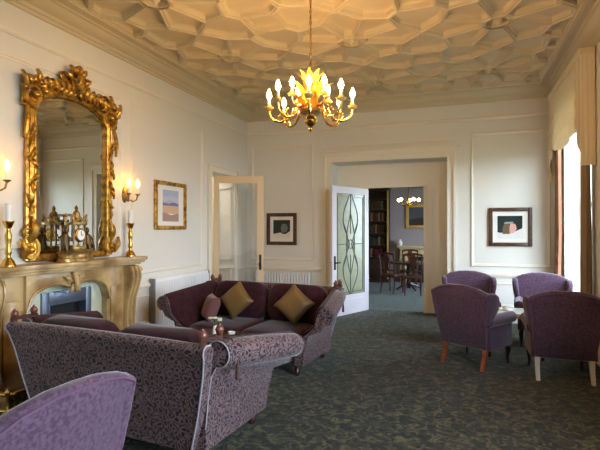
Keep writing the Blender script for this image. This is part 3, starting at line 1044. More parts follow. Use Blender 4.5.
# ---- candlesticks
def candlestick(y, label):
    t = thing('candlestick', (XL + 0.16, y, 1.251), 0, label, 'candlestick', 'brass candlesticks on the mantel shelf')
    m = MB()
    m.lathe([(0.068, 0), (0.068, 0.012), (0.055, 0.03), (0.05, 0.05), (0.026, 0.075), (0.020, 0.10), (0.030, 0.125), (0.026, 0.15), (0.020, 0.19), (0.029, 0.25), (0.032, 0.29), (0.018, 0.33), (0.016, 0.35), (0.030, 0.365), (0.044, 0.40), (0.050, 0.415), (0.050, 0.425), (0.0, 0.425)], seg=18)
    m.build('stem', M['brass'], t)
    m = MB()
    m.lathe([(0.030, 0.425), (0.030, 0.585), (0.022, 0.592), (0.004, 0.59), (0.003, 0.605), (0.0, 0.605)], seg=14)
    m.build('candle', M['wax'], t)
candlestick(3.165, 'brass candlestick with white candle left of the gilt mirror')
candlestick(4.85, 'brass candlestick with white candle right of the gilt mirror')

# ---- wall sconces
def sconce(y, label):
    t = thing('wall_sconce', (XL, y, 1.945), 0, label, 'wall light', 'lit gilt wall sconces by the mirror')
    m = MB()
    m.lathe([(0.0, 0.0), (0.055, 0.0), (0.05, 0.015), (0.02, 0.03), (0.0, 0.035)], (0, 0, 0.10), 14, axis='x', sy=1.9)
    m.build('backplate', M['brassdark'], t)
    for s in (-1, 1):
        m = MB()
        m.tube([(0.02, 0, 0.09), (0.05, s * 0.02, 0.04), (0.10, s * 0.05, 0.015), (0.13, s * 0.075, 0.04), (0.14, s * 0.085, 0.10)], 0.010, 8)
        m.lathe([(0.008, 0.09), (0.032, 0.105), (0.036, 0.115), (0.014, 0.118)], (0.14, s * 0.085, 0), 12)
        a = m.build('arm', M['brassdark'], t)
        m = MB(); m.lathe([(0.016, 0.118), (0.016, 0.20), (0.0, 0.20)], (0.14, s * 0.085, 0), 10)
        m.build('candle_tube', M['wax'], a)
        m = MB(); m.lathe([(0.012, 0.201), (0.024, 0.225), (0.026, 0.25), (0.015, 0.285), (0.002, 0.31)], (0.14, s * 0.085, 0), 8)
        m.build('bulb', M['sconcebulb'], a)
sconce(3.08, 'lit twin candle wall sconce left of the gilt mirror')
sconce(4.93, 'lit twin candle wall sconce right of the gilt mirror')

# ---- pictures
def frame_bars(m, w_, h, fw, d0, d1):
    """frame in local x (width), y = out of wall is -y, z"""
    for (x0, x1, z0, z1) in ((-w_ / 2, -w_ / 2 + fw, -h / 2, h / 2), (w_ / 2 - fw, w_ / 2, -h / 2, h / 2), (-w_ / 2 + fw, w_ / 2 - fw, -h / 2, -h / 2 + fw), (-w_ / 2 + fw, w_ / 2 - fw, h / 2 - fw, h / 2)):
        m.box(x0, x1, -d1, -d0, z0, z1, 0.008)
def picture(loc, rz, w_, h, fw, fmat, label, mount, art, d=0.035):
    t = thing('framed_picture', loc, rz, label, 'picture')
    m = MB(); frame_bars(m, w_, h, fw, 0.0, d)
    m.build('picture_frame', fmat, t)
    m = MB(); m.box(-w_ / 2 + fw * 0.8, w_ / 2 - fw * 0.8, -0.012, -0.002, -h / 2 + fw * 0.8, h / 2 - fw * 0.8)
    m.build('mount', M['mount'], t, smooth=0)
    k = 0
    for (name, mt, poly) in art:
        m = MB(); k += 1
        m.prism(poly, 'y', -0.0125 - 0.0012 * k, -0.011)
        m.build(name, mt, t, smooth=0)
def rect(x0, x1, z0, z1):
    return [(x0, z0), (x1, z0), (x1, z1), (x0, z1)]
def flat(name, r, g_, b_):
    return mat(name, srgb(r, g_, b_), 0.85, spec=0.15)
A = [('painted_sky', flat('print_sky', 170, 178, 200), rect(-0.20, 0.20, 0.02, 0.235)),
     ('painted_cloud', flat('print_cloud', 190, 186, 200), [(-0.2, 0.05), (0.0, 0.09), (0.2, 0.04), (0.2, 0.13), (0.05, 0.16), (-0.2, 0.12)]),
     ('painted_hills', flat('print_hills', 122, 122, 154), [(-0.2, -0.01), (0.2, -0.01), (0.2, 0.03), (0.08, 0.055), (-0.06, 0.03), (-0.2, 0.045)]),
     ('painted_field', flat('print_field', 206, 172, 140), rect(-0.20, 0.20, -0.12, 0.0)),
     ('painted_foreground', flat('print_front', 168, 140, 130), [(-0.2, -0.235), (0.2, -0.235), (0.2, -0.11), (0.0, -0.14), (-0.2, -0.10)])]
picture((XL, 5.93, 1.95), R(90), 0.80, 0.72, 0.06, M['gilt'], 'gilt framed landscape picture on the left wall beside the sconce', None, A)
A = [('painted_ground', flat('print_dark', 46, 52, 50), rect(-0.20, 0.19, -0.10, 0.19)),
     ('painted_cloth', flat('print_cloth', 222, 216, 210), [(-0.2, -0.20), (0.22, -0.20), (0.19, -0.02), (0.05, -0.09), (-0.06, -0.12), (-0.2, -0.09)]),
     ('painted_pot', flat('print_pot', 112, 92, 70), [(-0.12, -0.12), (-0.0, -0.12), (0.01, -0.02), (-0.03, 0.06), (-0.10, 0.04), (-0.12, -0.03)]),
     ('painted_fruit', flat('print_fruit', 214, 160, 146), [(-0.01, -0.11), (0.06, -0.10), (0.10, -0.03), (0.08, 0.05), (0.0, 0.06), (-0.01, 0.0)]),
     ('painted_highlight', flat('print_light', 150, 156, 150), [(-0.10, 0.05), (0.06, 0.06), (0.04, 0.09), (-0.08, 0.085)])]
picture((0.805, YF, 1.635), 0, 0.68, 0.66, 0.065, M['framewood'], 'brown framed still life with pale cloth on wall right of doorway', None, A)
A = [('painted_ground', flat('print_slate', 54, 60, 58), rect(-0.18, 0.18, -0.10, 0.18)),
     ('painted_cloth', flat('print_ivory', 224, 216, 200), [(-0.18, -0.17), (0.18, -0.17), (0.18, -0.04), (0.06, -0.12), (-0.03, -0.07), (-0.18, -0.10)]),
     ('painted_jug', flat('print_grey', 112, 116, 110), [(0.0, -0.08), (0.10, -0.06), (0.14, 0.02), (0.10, 0.10), (0.02, 0.11), (-0.02, 0.03)])]
picture((-3.38, YF, 1.60), 0, 0.64, 0.64, 0.07, M['framewood'], 'brown framed dark still life above the far wall radiator', None, A)

# ---- radiators
rd = thing('panel_radiator', (XL + 0.01, 6.18, 0), 0, 'white panel radiator on the left wall behind the far sofa', 'radiator')
m = MB(); m.box(0.05, 0.085, -0.72, 0.72, 0.12, 0.90, 0.012)
for i in range(34):
    y = -0.69 + i * 0.0418
    m.box(0.083, 0.094, y, y + 0.028, 0.17, 0.85, 0.004)
m.build('front_panel', M['radiator'], rd)
m = MB(); m.box(0.02, 0.05, -0.70, 0.70, 0.16, 0.87)
m.build('back_panel', M['radiator'], rd)
for s in (-1, 1):
    m = MB(); m.box(0.002, 0.088, s * 0.74 - 0.018, s * 0.74 + 0.018, 0.12, 0.90, 0.006)
    m.build('side_grille', M['grey'], rd)
for s in (-1, 1):
    m = MB(); m.lathe([(0.014, 0.0), (0.014, 0.12)], (0.06, s * 0.6, 0), 8)
    m.build('pipe', M['radiator'], rd)
rf = thing('column_radiator', (-3.32, YF, 0), 0, 'white ribbed radiator against the far wall below the dark picture', 'radiator')
m = MB()
for i in range(20):
    x = -0.56 + i * 0.059
    m.box(x - 0.021, x + 0.021, -0.155, -0.045, 0.12, 0.76, 0.018)
m.build('columns', M['radiator'], rf)
m = MB(); m.tube([(-0.58, -0.1, 0.16), (0.58, -0.1, 0.16)], 0.022); m.tube([(-0.58, -0.1, 0.72), (0.58, -0.1, 0.72)], 0.022)
m.build('header_pipe', M['radiator'], rf)
for s in (-1, 1):
    m = MB(); m.box(s * 0.50 - 0.02, s * 0.50 + 0.02, -0.14, -0.06, 0, 0.13, 0.005)
    m.build('foot', M['radiator'], rf)
# ================================================================== sofas
def make_sofa(loc, rz, label):
    t = thing('sofa', loc, rz, label, 'sofa', 'mauve patterned rope-tied sofas facing each other')
    # outer back, a padded slab leaning back with a rolled top
    def back_ring(x, inset=0.0):
        k = x / 0.94
        pr = [(0.36, 0.12), (0.40, 0.13), (0.435, 0.40), (0.47, 0.66), (0.50, 0.79), (0.52, 0.83), (0.515, 0.86), (0.485, 0.878), (0.44, 0.872), (0.405, 0.84), (0.37, 0.62), (0.33, 0.36), (0.32, 0.13)]
        sc = lambda z: 0.80 + 0.20 * min(1, max(0, (z - 0.12) / 0.72)) ** 0.8
        return [(x * sc(z), y, z - 0.012 * abs(k) ** 3 * (z > 0.7)) for y, z in pr]
    m = MB()
    xs = [-0.94, -0.925, -0.8, -0.6, -0.3, 0, 0.3, 0.6, 0.8, 0.925, 0.94]
    m.loft([back_ring(x) for x in xs])
    m.build('back', M['scroll'], t, smooth=50)
    # piping down each side of the back
    for s in (-1, 1):
        m = MB()
        r_ = back_ring(s * 0.943)
        m.tube(r_[0:9], 0.007, 6)
        m.build('piping', M['piping'], t)
    # arms: sloping padded roll over a panel
    for s in (-1, 1):
        def arm_ring(y, grow=1.0):
            f = (0.40 - y) / 0.90            # 0 at the back, 1 in front
            cz, cx = 0.785 - 0.115 * f, 0.925 + 0.17 * f
            rr = (0.092 + 0.012 * math.sin(PI * min(1, f))) * grow
            pts = [(0.74, 0.12), (0.745, 0.36), (cx - 0.125, cz - 0.12)]
            for k in range(11):
                a = R(172 - k * 27)
                pts.append((cx + rr * math.cos(a), cz + rr * math.sin(a)))
            pts += [(cx - 0.05, cz - 0.15), (0.855 + 0.05 * f, 0.46), (0.838 + 0.012 * f, 0.27), (0.835, 0.12)]
            return [(s * px, y, pz) for px, pz in pts]
        m = MB()
        m.loft([arm_ring(y, g) for y, g in ((0.345, 0.88), (0.335, 1.0), (0.1, 1.0), (-0.15, 1.0), (-0.4, 1.0), (-0.485, 1.0), (-0.50, 0.9))])
        a = m.build('arm', M['scroll'], t, smooth=50)
        for yy in (0.349, -0.503):
            m = MB()
            rg = arm_ring(yy, 0.95)
            m.tube([rg[i] for i in range(3, 17)], 0.005 if yy > 0 else 0.004, 6)
            m.build('arm_piping', M['piping'] if yy > 0 else M['scroll'], a)
    # seat box
    m = MB(); m.box(-0.735, 0.735, -0.47, 0.30, 0.13, 0.30, 0.02)
    m.build('seat_frame', M['scroll'], t)
    for s in (-1, 1):
        m = MB(); m.puff((s * 0.37, -0.11, 0.375), (0.725, 0.77, 0.15), 0.25, 10)
        m.build('seat_cushion', M['burgundy'], t, smooth=60)
    for s in (-1, 1):
        m = MB(); m.puff((s * 0.415, 0.265, 0.655), (0.80, 0.21, 0.50), 0.32, 10, Matrix.Rotation(R(-10), 4, 'X'))
        m.build('back_cushion', M['burgundy'], t, smooth=60)
    # lining on the inner arms
    for s in (-1, 1):
        m = MB()
        grid = []
        for y in (0.33, 0.1, -0.15, -0.4, -0.484):
            f = (0.40 - y) / 0.90
            cz, cx = 0.785 - 0.115 * f, 0.925 + 0.17 * f
            pr = [(0.735, 0.30), (0.738, 0.40), (cx - 0.13, cz - 0.12)] + [(cx + 0.108 * math.cos(R(a)), cz + 0.108 * math.sin(R(a))) for a in (172, 150, 125, 100)]
            grid.append([(s * px, y, pz) for px, pz in pr])
        m.sheet(grid, 0.008 * s)
        m.build('inner_arm', M['burgundy'], t, smooth=60)
    # finials lashed with rope at the rear corners
    for s in (-1, 1):
        fp = [(s * 0.905, 0.47, 0.86), (s * 0.915, 0.30, 0.865)]
        for (x, y, z) in fp:
            m = MB()
            m.lathe([(0.020, 0), (0.022, 0.02), (0.012, 0.03), (0.026, 0.05), (0.030, 0.068), (0.022, 0.088), (0.010, 0.098), (0.008, 0.108), (0.0, 0.11)], (x, y, z), 12)
            m.build('finial', M['finial'], t)
        m = MB()
        pts = []
        for k in range(33):
            a = 2 * PI * k / 16
            w_ = 0.5 - 0.5 * math.cos(a / 2 * 2)
            pts.append((s * 0.91 + 0.034 * math.sin(a), 0.385 + 0.113 * math.cos(a), 0.876 + 0.014 * (k / 16) - 0.018 * math.cos(a) ** 2 * 0))
        m.tube(pts, 0.006, 6)
        # hanging end with tassel
        m.tube([(s * 0.93, 0.27, 0.88), (s * 0.985, 0.262, 0.87), (s * 1.018, 0.258, 0.79), (s * 1.022, 0.256, 0.72)], 0.008, 6)
        m.lathe([(0.006, 0.73), (0.012, 0.72), (0.009, 0.70), (0.014, 0.64), (0.013, 0.60), (0.0, 0.60)], (s * 1.026, 0.255, 0), 10)
        m.build('rope_tie', M['rope'], t)
    for (x, y) in ((-0.74, -0.43), (0.74, -0.43), (-0.72, 0.34), (0.72, 0.34)):
        m = MB(); m.lathe([(0.022, 0), (0.034, 0.02), (0.036, 0.045), (0.024, 0.07), (0.022, 0.085), (0.04, 0.10), (0.042, 0.13)], (x, y, 0), 14)
        m.build('foot', M['darkwood'], t)
    return t
SOFA_NEAR = (-2.40, 3.10, 0), R(175)
SOFA_FAR = (-2.38, 5.26, 0), R(-6)
sofa = make_sofa(*SOFA_NEAR, 'mauve patterned sofa seen from behind, nearest the camera')
dup(sofa, *SOFA_FAR, 'mauve patterned sofa facing the camera with gold cushions on it')
# loose cushions on the far sofa
def on_far(lx, ly, z):
    v = Matrix.Rotation(SOFA_FAR[1], 4, 'Z') @ Vector((lx, ly, z))
    return (SOFA_FAR[0][0] + v.x, SOFA_FAR[0][1] + v.y, z)
def square_cushion(name, lx, ly, z, size, roll, tilt, mt, label, group=None, yaw=0.0):
    t = MB()
    n = 14
    rows = []
    for side in (1, -1):
        g = []
        for i in range(n + 1):
            row = []
            for j in range(n + 1):
                u, v = -1 + 2 * i / n, -1 + 2 * j / n
                k = (max(0, 1 - u ** 4) * max(0, 1 - v ** 4)) ** 0.55
                pinch = 1 - 0.10 * (1 - u * u) * abs(v) ** 3 * 0 - 0.07 * ((1 - u * u) * v * v + (1 - v * v) * u * u)
                row.append((u * size / 2 * pinch, side * (0.004 + 0.075 * k), v * size / 2 * pinch))
            g.append(row)
        rows.append(g)
    A, B = [[[t.bm.verts.new(p) for p in r] for r in g] for g in rows]
    for i in range(n):
        for j in range(n):
            t.bm.faces.new((A[i][j], A[i + 1][j], A[i + 1][j + 1], A[i][j + 1]))
            t.bm.faces.new((B[i][j], B[i][j + 1], B[i + 1][j + 1], B[i + 1][j]))
    for k in range(n):
        t.bm.faces.new((A[k][0], B[k][0], B[k + 1][0], A[k + 1][0]))
        t.bm.faces.new((A[k][n], A[k + 1][n], B[k + 1][n], B[k][n]))
        t.bm.faces.new((A[0][k], A[0][k + 1], B[0][k + 1], B[0][k]))
        t.bm.faces.new((A[n][k], B[n][k], B[n][k + 1], A[n][k + 1]))
    mm = Matrix.Rotation(R(tilt), 4, 'X') @ Matrix.Rotation(R(roll), 4, 'Y')
    for v in t.bm.verts:
        v.co = mm @ v.co
    o = t.build(name, mt, None, on_far(lx, ly, z), SOFA_FAR[1] + R(yaw), smooth=60)
    tag(o, label, 'cushion', group)
    return o
square_cushion('throw_cushion', -0.36, 0.045, 0.685, 0.37, 45, -20, M['gold_cloth'], 'old gold cushion on point, left one of two on the far sofa', 'gold cushions on the far sofa')
square_cushion('throw_cushion', 0.47, 0.045, 0.685, 0.37, 40, -20, M['gold_cloth'], 'old gold cushion on point near the right arm of the far sofa', 'gold cushions on the far sofa', 12)
square_cushion('bolster_cushion', -0.60, -0.17, 0.60, 0.33, 4, -20, M['mauve_cloth'], 'dusky mauve cushion against the left arm of the far sofa', None, -38)

# ================================================================== low table between the sofas, with its things
LT = (-2.38, 4.20)
tb = thing('coffee_table', (LT[0], LT[1], 0), R(-5), 'dark mahogany low table between the two sofas', 'table')
m = MB(); m.box(-0.52, 0.52, -0.28, 0.28, 0.465, 0.50, 0.01)
m.build('table_top', M['darkwood'], tb)
m = MB(); m.box(-0.46, 0.46, -0.22, 0.22, 0.40, 0.465, 0.004)
m.build('apron', M['darkwood'], tb)
for x in (-0.44, 0.44):
    for y in (-0.20, 0.20):
        m = MB(); m.lathe([(0.018, 0), (0.022, 0.03), (0.016, 0.08), (0.024, 0.25), (0.02, 0.32), (0.03, 0.36), (0.03, 0.40)], (x, y, 0), 12)
        m.build('leg', M['darkwood'], tb)
vs = thing('bud_vase', (LT[0] - 0.02, LT[1] + 0.02, 0.501), 0, 'small white vase of pale flowers on the low dark table', 'vase')
m = MB(); m.lathe([(0.026, 0), (0.030, 0.01), (0.026, 0.05), (0.020, 0.09), (0.017, 0.10), (0.013, 0.10), (0.012, 0.06), (0.0, 0.06)], seg=14)
m.build('vase_body', M['white'], vs)
m = MB()
for k in range(6):
    a = k * 1.05
    m.tube([(0, 0, 0.08), (0.02 * math.cos(a), 0.02 * math.sin(a), 0.13), (0.055 * math.cos(a), 0.055 * math.sin(a), 0.155 + 0.006 * k)], 0.003, 5)
m.build('stems', M['green'], vs)
m = MB()
for k in range(6):
    a = k * 1.05
    for q in range(5):
        m.ball((0.055 * math.cos(a) + 0.014 * math.cos(q * 1.26), 0.055 * math.sin(a) + 0.014 * math.sin(q * 1.26), 0.158 + 0.006 * k), (0.014, 0.011, 0.008), 8, 5)
m.build('flowers', M['petal'], vs)
def tealight(dx, dy, label):
    t = thing('tealight_holder', (LT[0] + dx, LT[1] + dy, 0.501), 0, label, 'candle holder')
    m = MB(); m.lathe([(0.028, 0), (0.034, 0.01), (0.036, 0.045), (0.032, 0.045), (0.030, 0.02), (0.0, 0.02)], seg=14)
    m.build('cup', M['white'], t)
    m = MB(); m.lathe([(0.024, 0.0205), (0.024, 0.036), (0.0, 0.036)], seg=12)
    m.build('candle', M['wax'], t)
tealight(0.16, 0.04, 'small white candle cup on the dark table, nearer the vase')
tealight(0.38, -0.03, 'small white candle cup at the right end of the dark table')
bw = thing('dark_bowl', (LT[0] + 0.27, LT[1] - 0.10, 0.501), 0, 'shallow dark dish on the low table between the candle cups', 'dish')
m = MB(); m.lathe([(0.05, 0), (0.055, 0.006), (0.095, 0.03), (0.10, 0.035), (0.094, 0.034), (0.05, 0.012), (0, 0.012)], seg=20)
m.build('dish', M['black'], bw)

# ================================================================== wing chairs
def make_wing_chair(loc, rz, label):
    t = thing('wing_chair', loc, rz, label, 'armchair', 'purple wing armchairs')
    SX = lambda z: 0.78 + 0.22 * min(1, max(0, (z - 0.22) / 0.68))
    m = MB()
    rings = []
    for x in (-0.352, -0.335, -0.25, -0.12, 0, 0.12, 0.25, 0.335, 0.352):
        k = abs(x) / 0.352
        zt = 0.966 - 0.085 * k ** 2.6
        cv = 0.045 * k * k
        pr = [(0.215, 0.22), (0.25, 0.24), (0.315, 0.5), (0.39, 0.8), (0.415, zt - 0.03), (0.405, zt - 0.008), (0.375, zt), (0.34, zt - 0.01), (0.32, zt - 0.04), (0.27, 0.72), (0.19, 0.48), (0.155, 0.24), (0.175, 0.22)]
        rings.append([(x * SX(z), y - cv * (z > 0.5), z) for y, z in pr])
    m.loft(rings)
    b_ = m.build('back', M['purple'], t, smooth=50)
    m = MB()
    m.tube([(r[4][0] * 1.0, r[4][1] + 0.002, r[4][2] + 0.004) for r in rings], 0.006, 6)
    for e in (0, -1):
        m.tube([(p[0] * 1.005, p[1] + 0.003, p[2]) for p in rings[e][1:5]], 0.006, 6)
    m.build('piping', M['purpleseam'], b_)
    for s in (-1, 1):
        m = MB()
        poly = [(0.37, 0.865), (0.30, 0.885), (0.22, 0.88), (0.15, 0.845), (0.12, 0.78), (0.12, 0.72), (0.15, 0.65), (0.19, 0.60), (0.20, 0.52), (0.32, 0.52), (0.35, 0.72)]
        shaped(m, poly, 'x', -0.036, 0.036, 0.026, lambda x, y, z: (s * (x + 0.342 * SX(z) + (0.09 * max(0, 0.36 - y) ** 1.2 + 0.004) * (z > 0.55)), y, z), 3)
        m.build('wing', M['purple'], t, smooth=50)
        m = MB()
        m.box(min(s * 0.245, s * 0.315), max(s * 0.245, s * 0.315), -0.29, 0.22, 0.22, 0.56, 0.02, seg=3)
        ax = s * 0.295
        m.lathe([(0.0, -0.315), (0.05, -0.315), (0.066, -0.305), (0.068, -0.1), (0.066, 0.25), (0.03, 0.255)], (ax, 0, 0.555), 16, axis='y')
        m.build('arm', M['purple'], t, smooth=50)
    m = MB(); m.box(-0.25, 0.25, -0.285, 0.20, 0.22, 0.36, 0.015)
    m.build('seat_frame', M['purple'], t)
    m = MB(); m.puff((0, -0.045, 0.425), (0.485, 0.53, 0.15), 0.25, 10)
    m.build('seat_cushion', M['purple'], t, smooth=60)
    for s in (-1, 1):
        m = MB()
        m.tube([(s * 0.265, -0.25, 0.23), (s * 0.275, -0.27, 0.17), (s * 0.268, -0.26, 0.08), (s * 0.272, -0.27, 0.02), (s * 0.272, -0.272, 0)], [0.03, 0.028, 0.017, 0.016, 0.022], 10)
        m.build('front_leg', M['darkwood'], t)
        m = MB()
        q = 0.022
        m.loft([[(s * 0.255 + a * k, yy + c * k, z) for a, c in ((-1, -1), (1, -1), (1, 1), (-1, 1))] for yy, z, k in ((0.215, 0.24, 0.026), (0.24, 0.12, 0.021), (0.29, 0.0, 0.018))])
        m.build('rear_leg', M['legwood'], t)
    return t
fgc = make_wing_chair((-1.90, 1.545, 0), R(-94), 'purple wing armchair in the near left corner, cut by the frame')
dup(fgc, (0.165, 5.94, 0), R(148), 'purple wing armchair seen from behind with orange brown rear legs, nearer the doorway')
chb = dup(fgc, (1.03, 5.73, 0), R(180), 'purple wing armchair seen from behind with sheen-painted rear legs at the right edge')
dup(fgc, (0.14, 7.15, 0), R(6), 'purple wing armchair facing the camera beside the wide doorway')
dup(fgc, (1.08, 7.17, 0), R(-6), 'purple wing armchair facing the camera below the still life picture')
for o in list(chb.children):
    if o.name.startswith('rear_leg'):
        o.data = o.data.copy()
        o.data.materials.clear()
        o.data.materials.append(M['sheenwood'])
        o['label'] = 'rear leg with window sheen painted pale'
# table between them
TT = (0.64, 6.46)
ct = thing('lounge_table', (TT[0], TT[1], 0), 0, 'small rosy wood table with pale top among the purple armchairs', 'table')
m = MB(); m.box(-0.36, 0.36, -0.26, 0.26, 0.50, 0.53, 0.006)
m.build('table_frame', M['pinkwood'], ct)
m = MB(); m.box(-0.345, 0.345, -0.245, 0.245, 0.53, 0.555, 0.004)
m.build('table_top', M['tablestone'], ct)
for x in (-0.30, 0.30):
    for y in (-0.2, 0.2):
        m = MB(); m.box(x - 0.02, x + 0.02, y - 0.02, y + 0.02, 0, 0.50, 0.004)
        m.build('leg', M['darkwood'], ct)
cp = thing('tea_cup', (TT[0] - 0.10, TT[1] + 0.02, 0.556), 0.4, 'white cup and saucer on the pale topped table', 'cup')
m = MB(); m.lathe([(0.03, 0), (0.062, 0.010), (0.064, 0.014), (0.03, 0.008), (0, 0.008)], seg=18)
m.build('saucer', M['white'], cp)
m = MB(); m.lathe([(0.018, 0.0085), (0.026, 0.02), (0.036, 0.055), (0.033, 0.055), (0.023, 0.02), (0, 0.016)], seg=16)
c_ = m.build('cup_body', M['white'], cp)
m = MB(); m.tube([(0.033, 0, 0.046), (0.052, 0, 0.044), (0.052, 0, 0.026), (0.03, 0, 0.02)], 0.0035, 6)
m.build('cup_handle', M['white'], c_)
mh = thing('menu_holder', (TT[0] - 0.22, TT[1] - 0.05, 0.556), 0.5, 'small brown wooden card stand on the pale topped table', 'card stand')
m = MB(); m.box(-0.04, 0.04, -0.025, 0.025, 0, 0.02, 0.003)
m.build('stand_base', M['darkwood'], mh)
m = MB(); m.box(-0.035, 0.035, -0.004, 0.004, 0.02, 0.11, 0, Matrix.Rotation(R(-8), 4, 'X'))
m.build('card', M['darkwood'], mh)
# ================================================================== curtains
def make_pelmet(yc, label, half=1.06):
    t = thing('pelmet', (XR - 0.015, yc, 0), 0, label, 'pelmet', 'swagged pelmets over the tall windows')
    m = MB(); m.box(-0.17, 0, -half, half, 3.70, 3.79, 0.004)
    m.build('pelmet_board', M['pelmet'], t)
    n = 72
    grid = []
    for i in range(n + 1):
        f = i / n
        y = -half + 0.02 + (2 * half - 0.04) * f
        e = min(f, 1 - f)
        if e < 0.10:
            zb = 2.36 + 0.50 * (e / 0.10) ** 0.8
        else:
            q = (f - 0.10) / 0.80
            zb = 2.86 - 0.10 * math.sin(PI * q)
        amp = 0.020 if e < 0.12 else 0.004
        row = []
        for j in range(13):
            z = zb + (3.72 - zb) * j / 12
            sw = 0.016 * math.sin((3.72 - z) * 26 + 9 * math.sin(PI * f)) * (e >= 0.10)
            x = -0.155 + amp * math.sin(2 * PI * i / 5.0) * (1 - 0.5 * j / 12) + sw
            row.append((x, y, z))
        grid.append(row)
    m = MB(); m.sheet(grid, 0.012)
    m.build('swag', M['pelmet'], t, smooth=60)
    for s in (-1, 1):
        m = MB()
        grid = []
        for i in range(9):
            x = -0.155 + 0.152 * i / 8
            grid.append([(x, s * (half - 0.018 + 0.006 * math.sin(i * 2.2)), 2.37 + 1.35 * j / 6) for j in range(7)])
        m.sheet(grid, 0.012)
        m.build('tail_return', M['pelmet'], t, smooth=60)
    return t
def make_curtain(y0, y1, label, tie=None, lean=1):
    yc = (y0 + y1) / 2
    t = thing('curtain', (XR - 0.085, yc, 0), 0, label, 'curtain', 'tan curtains at the tall windows')
    hw = (y1 - y0) / 2
    n, nz = 44, 22
    grid = []
    for i in range(n + 1):
        f = i / n
        row = []
        for j in range(nz + 1):
            z = 0.02 + 3.62 * j / nz
            k = 1.0
            sh = 0.0
            if tie:
                d = (z - tie) / 0.55 if z > tie else (z - tie) / 0.9
                g_ = math.exp(-d * d)
                k = 1 - 0.45 * g_
                sh = lean * hw * 0.45 * g_
            y = (-hw + 2 * hw * f) * k + sh
            x = 0.036 * math.sin(2 * PI * f * 4.5 + 0.25 * math.sin(z * 1.7)) * (0.75 + 0.25 * math.cos(z))
            row.append((x, y, z))
        grid.append(row)
    m = MB(); m.sheet(grid, 0.01)
    m.build('drape', M['curtain'], t, smooth=70)
    # lining edge turned towards the glass
    m = MB()
    col = 0 if lean > 0 else -1
    pts = [grid[col][j] for j in range(nz + 1)]
    m.sheet([[(p[0] - 0.012, p[1] - lean * 0.010, p[2]) for p in pts], [(p[0] + 0.03, p[1] - lean * 0.016, p[2]) for p in pts]], 0.006)
    m.build('contrast_edge', M['lining'], t, smooth=70)
    if tie:
        m = MB()
        sh = lean * hw * 0.45
        pts = [(0.062 * math.cos(a), sh + hw * 0.62 * math.sin(a), tie + 0.01 * math.cos(a)) for a in [2 * PI * q / 20 for q in range(21)]]
        m.tube(pts, 0.014, 6)
        m.build('tieback', M['rope'], t)
    return t
names = ['far window by the still life', 'second tall window', 'third tall window', 'window nearest the back']
for i, (a, c) in enumerate(WINDOWS[:1]):
    yc = (a + c) / 2
    make_pelmet(yc, ['cream and gold swagged pelmet over the far window by the corner', 'cream and gold swagged pelmet over the second tall window', 'cream and gold swagged pelmet over the third tall window'][i])
    make_curtain(a - 0.22, a + 0.09, 'tan striped curtain on the near side of the ' + names[i], None, -1)
    make_curtain(c - 0.08, c + 0.21, 'tan curtain with salmon edge, far side of the ' + names[i], 0.82, 1)

# ================================================================== chandelier
CH = (CX, CY)
ch = thing('chandelier', (CH[0], CH[1], 2.49), 0, 'gilt branched chandelier with lit candle bulbs hanging from the ceiling', 'chandelier')
m = MB()
m.tube([(0, 0, 0.56), (0, 0, 1.47)], 0.009, 8)
m.lathe([(0.012, 1.40), (0.05, 1.435), (0.06, 1.46), (0.0, 1.46)], seg=14)
for k in range(8):
    z = 0.62 + k * 0.1
    m.ball((0, 0, z), (0.014, 0.014, 0.024), 8, 6)
m.build('hanging_rod', M['brassdark'], ch)
m = MB()
m.lathe([(0.0, 0.0), (0.012, 0.012), (0.018, 0.03), (0.008, 0.045), (0.03, 0.06), (0.055, 0.085), (0.062, 0.11), (0.04, 0.125), (0.032, 0.15), (0.05, 0.19), (0.075, 0.22), (0.078, 0.235), (0.04, 0.25), (0.028, 0.29), (0.035, 0.34), (0.05, 0.38), (0.03, 0.43), (0.015, 0.50), (0.012, 0.57), (0, 0.57)], seg=18)
m.build('central_stem', M['brass'], ch)
m = MB()
m.lathe([(0.05, 0.165), (0.095, 0.18), (0.11, 0.205), (0.105, 0.212), (0.09, 0.19), (0.05, 0.18)], seg=20)
m.build('stem_bowl', M['brassdark'], ch)
for (n, r0, L, z, op) in ((8, 0.025, 0.27, 0.33, 0.36), (8, 0.05, 0.22, 0.26, 0.66), (6, 0.07, 0.16, 0.19, 0.8)):
    for k in range(n):
        a = 2 * PI * k / n + (0.2 if n == 8 else 0)
        m = MB()
        rings = []
        for i in range(7):
            tt = i / 6
            rad = r0 + L * op * (tt ** 1.6)
            zz = z + L * (tt - 0.16 * tt ** 4)
            wv = 0.038 * math.sin(PI * (0.1 + 0.88 * tt))
            c0, s0 = math.cos(a), math.sin(a)
            p = Vector((rad * c0, rad * s0, zz))
            tg = Vector((-s0, c0, 0))
            nr = Vector((c0, s0, 0))
            rings.append([p + tg * wv, p + nr * 0.006, p - tg * wv, p - nr * 0.004])
        m.loft(rings)
        m.build('leaf', M['leafgold'], ch)
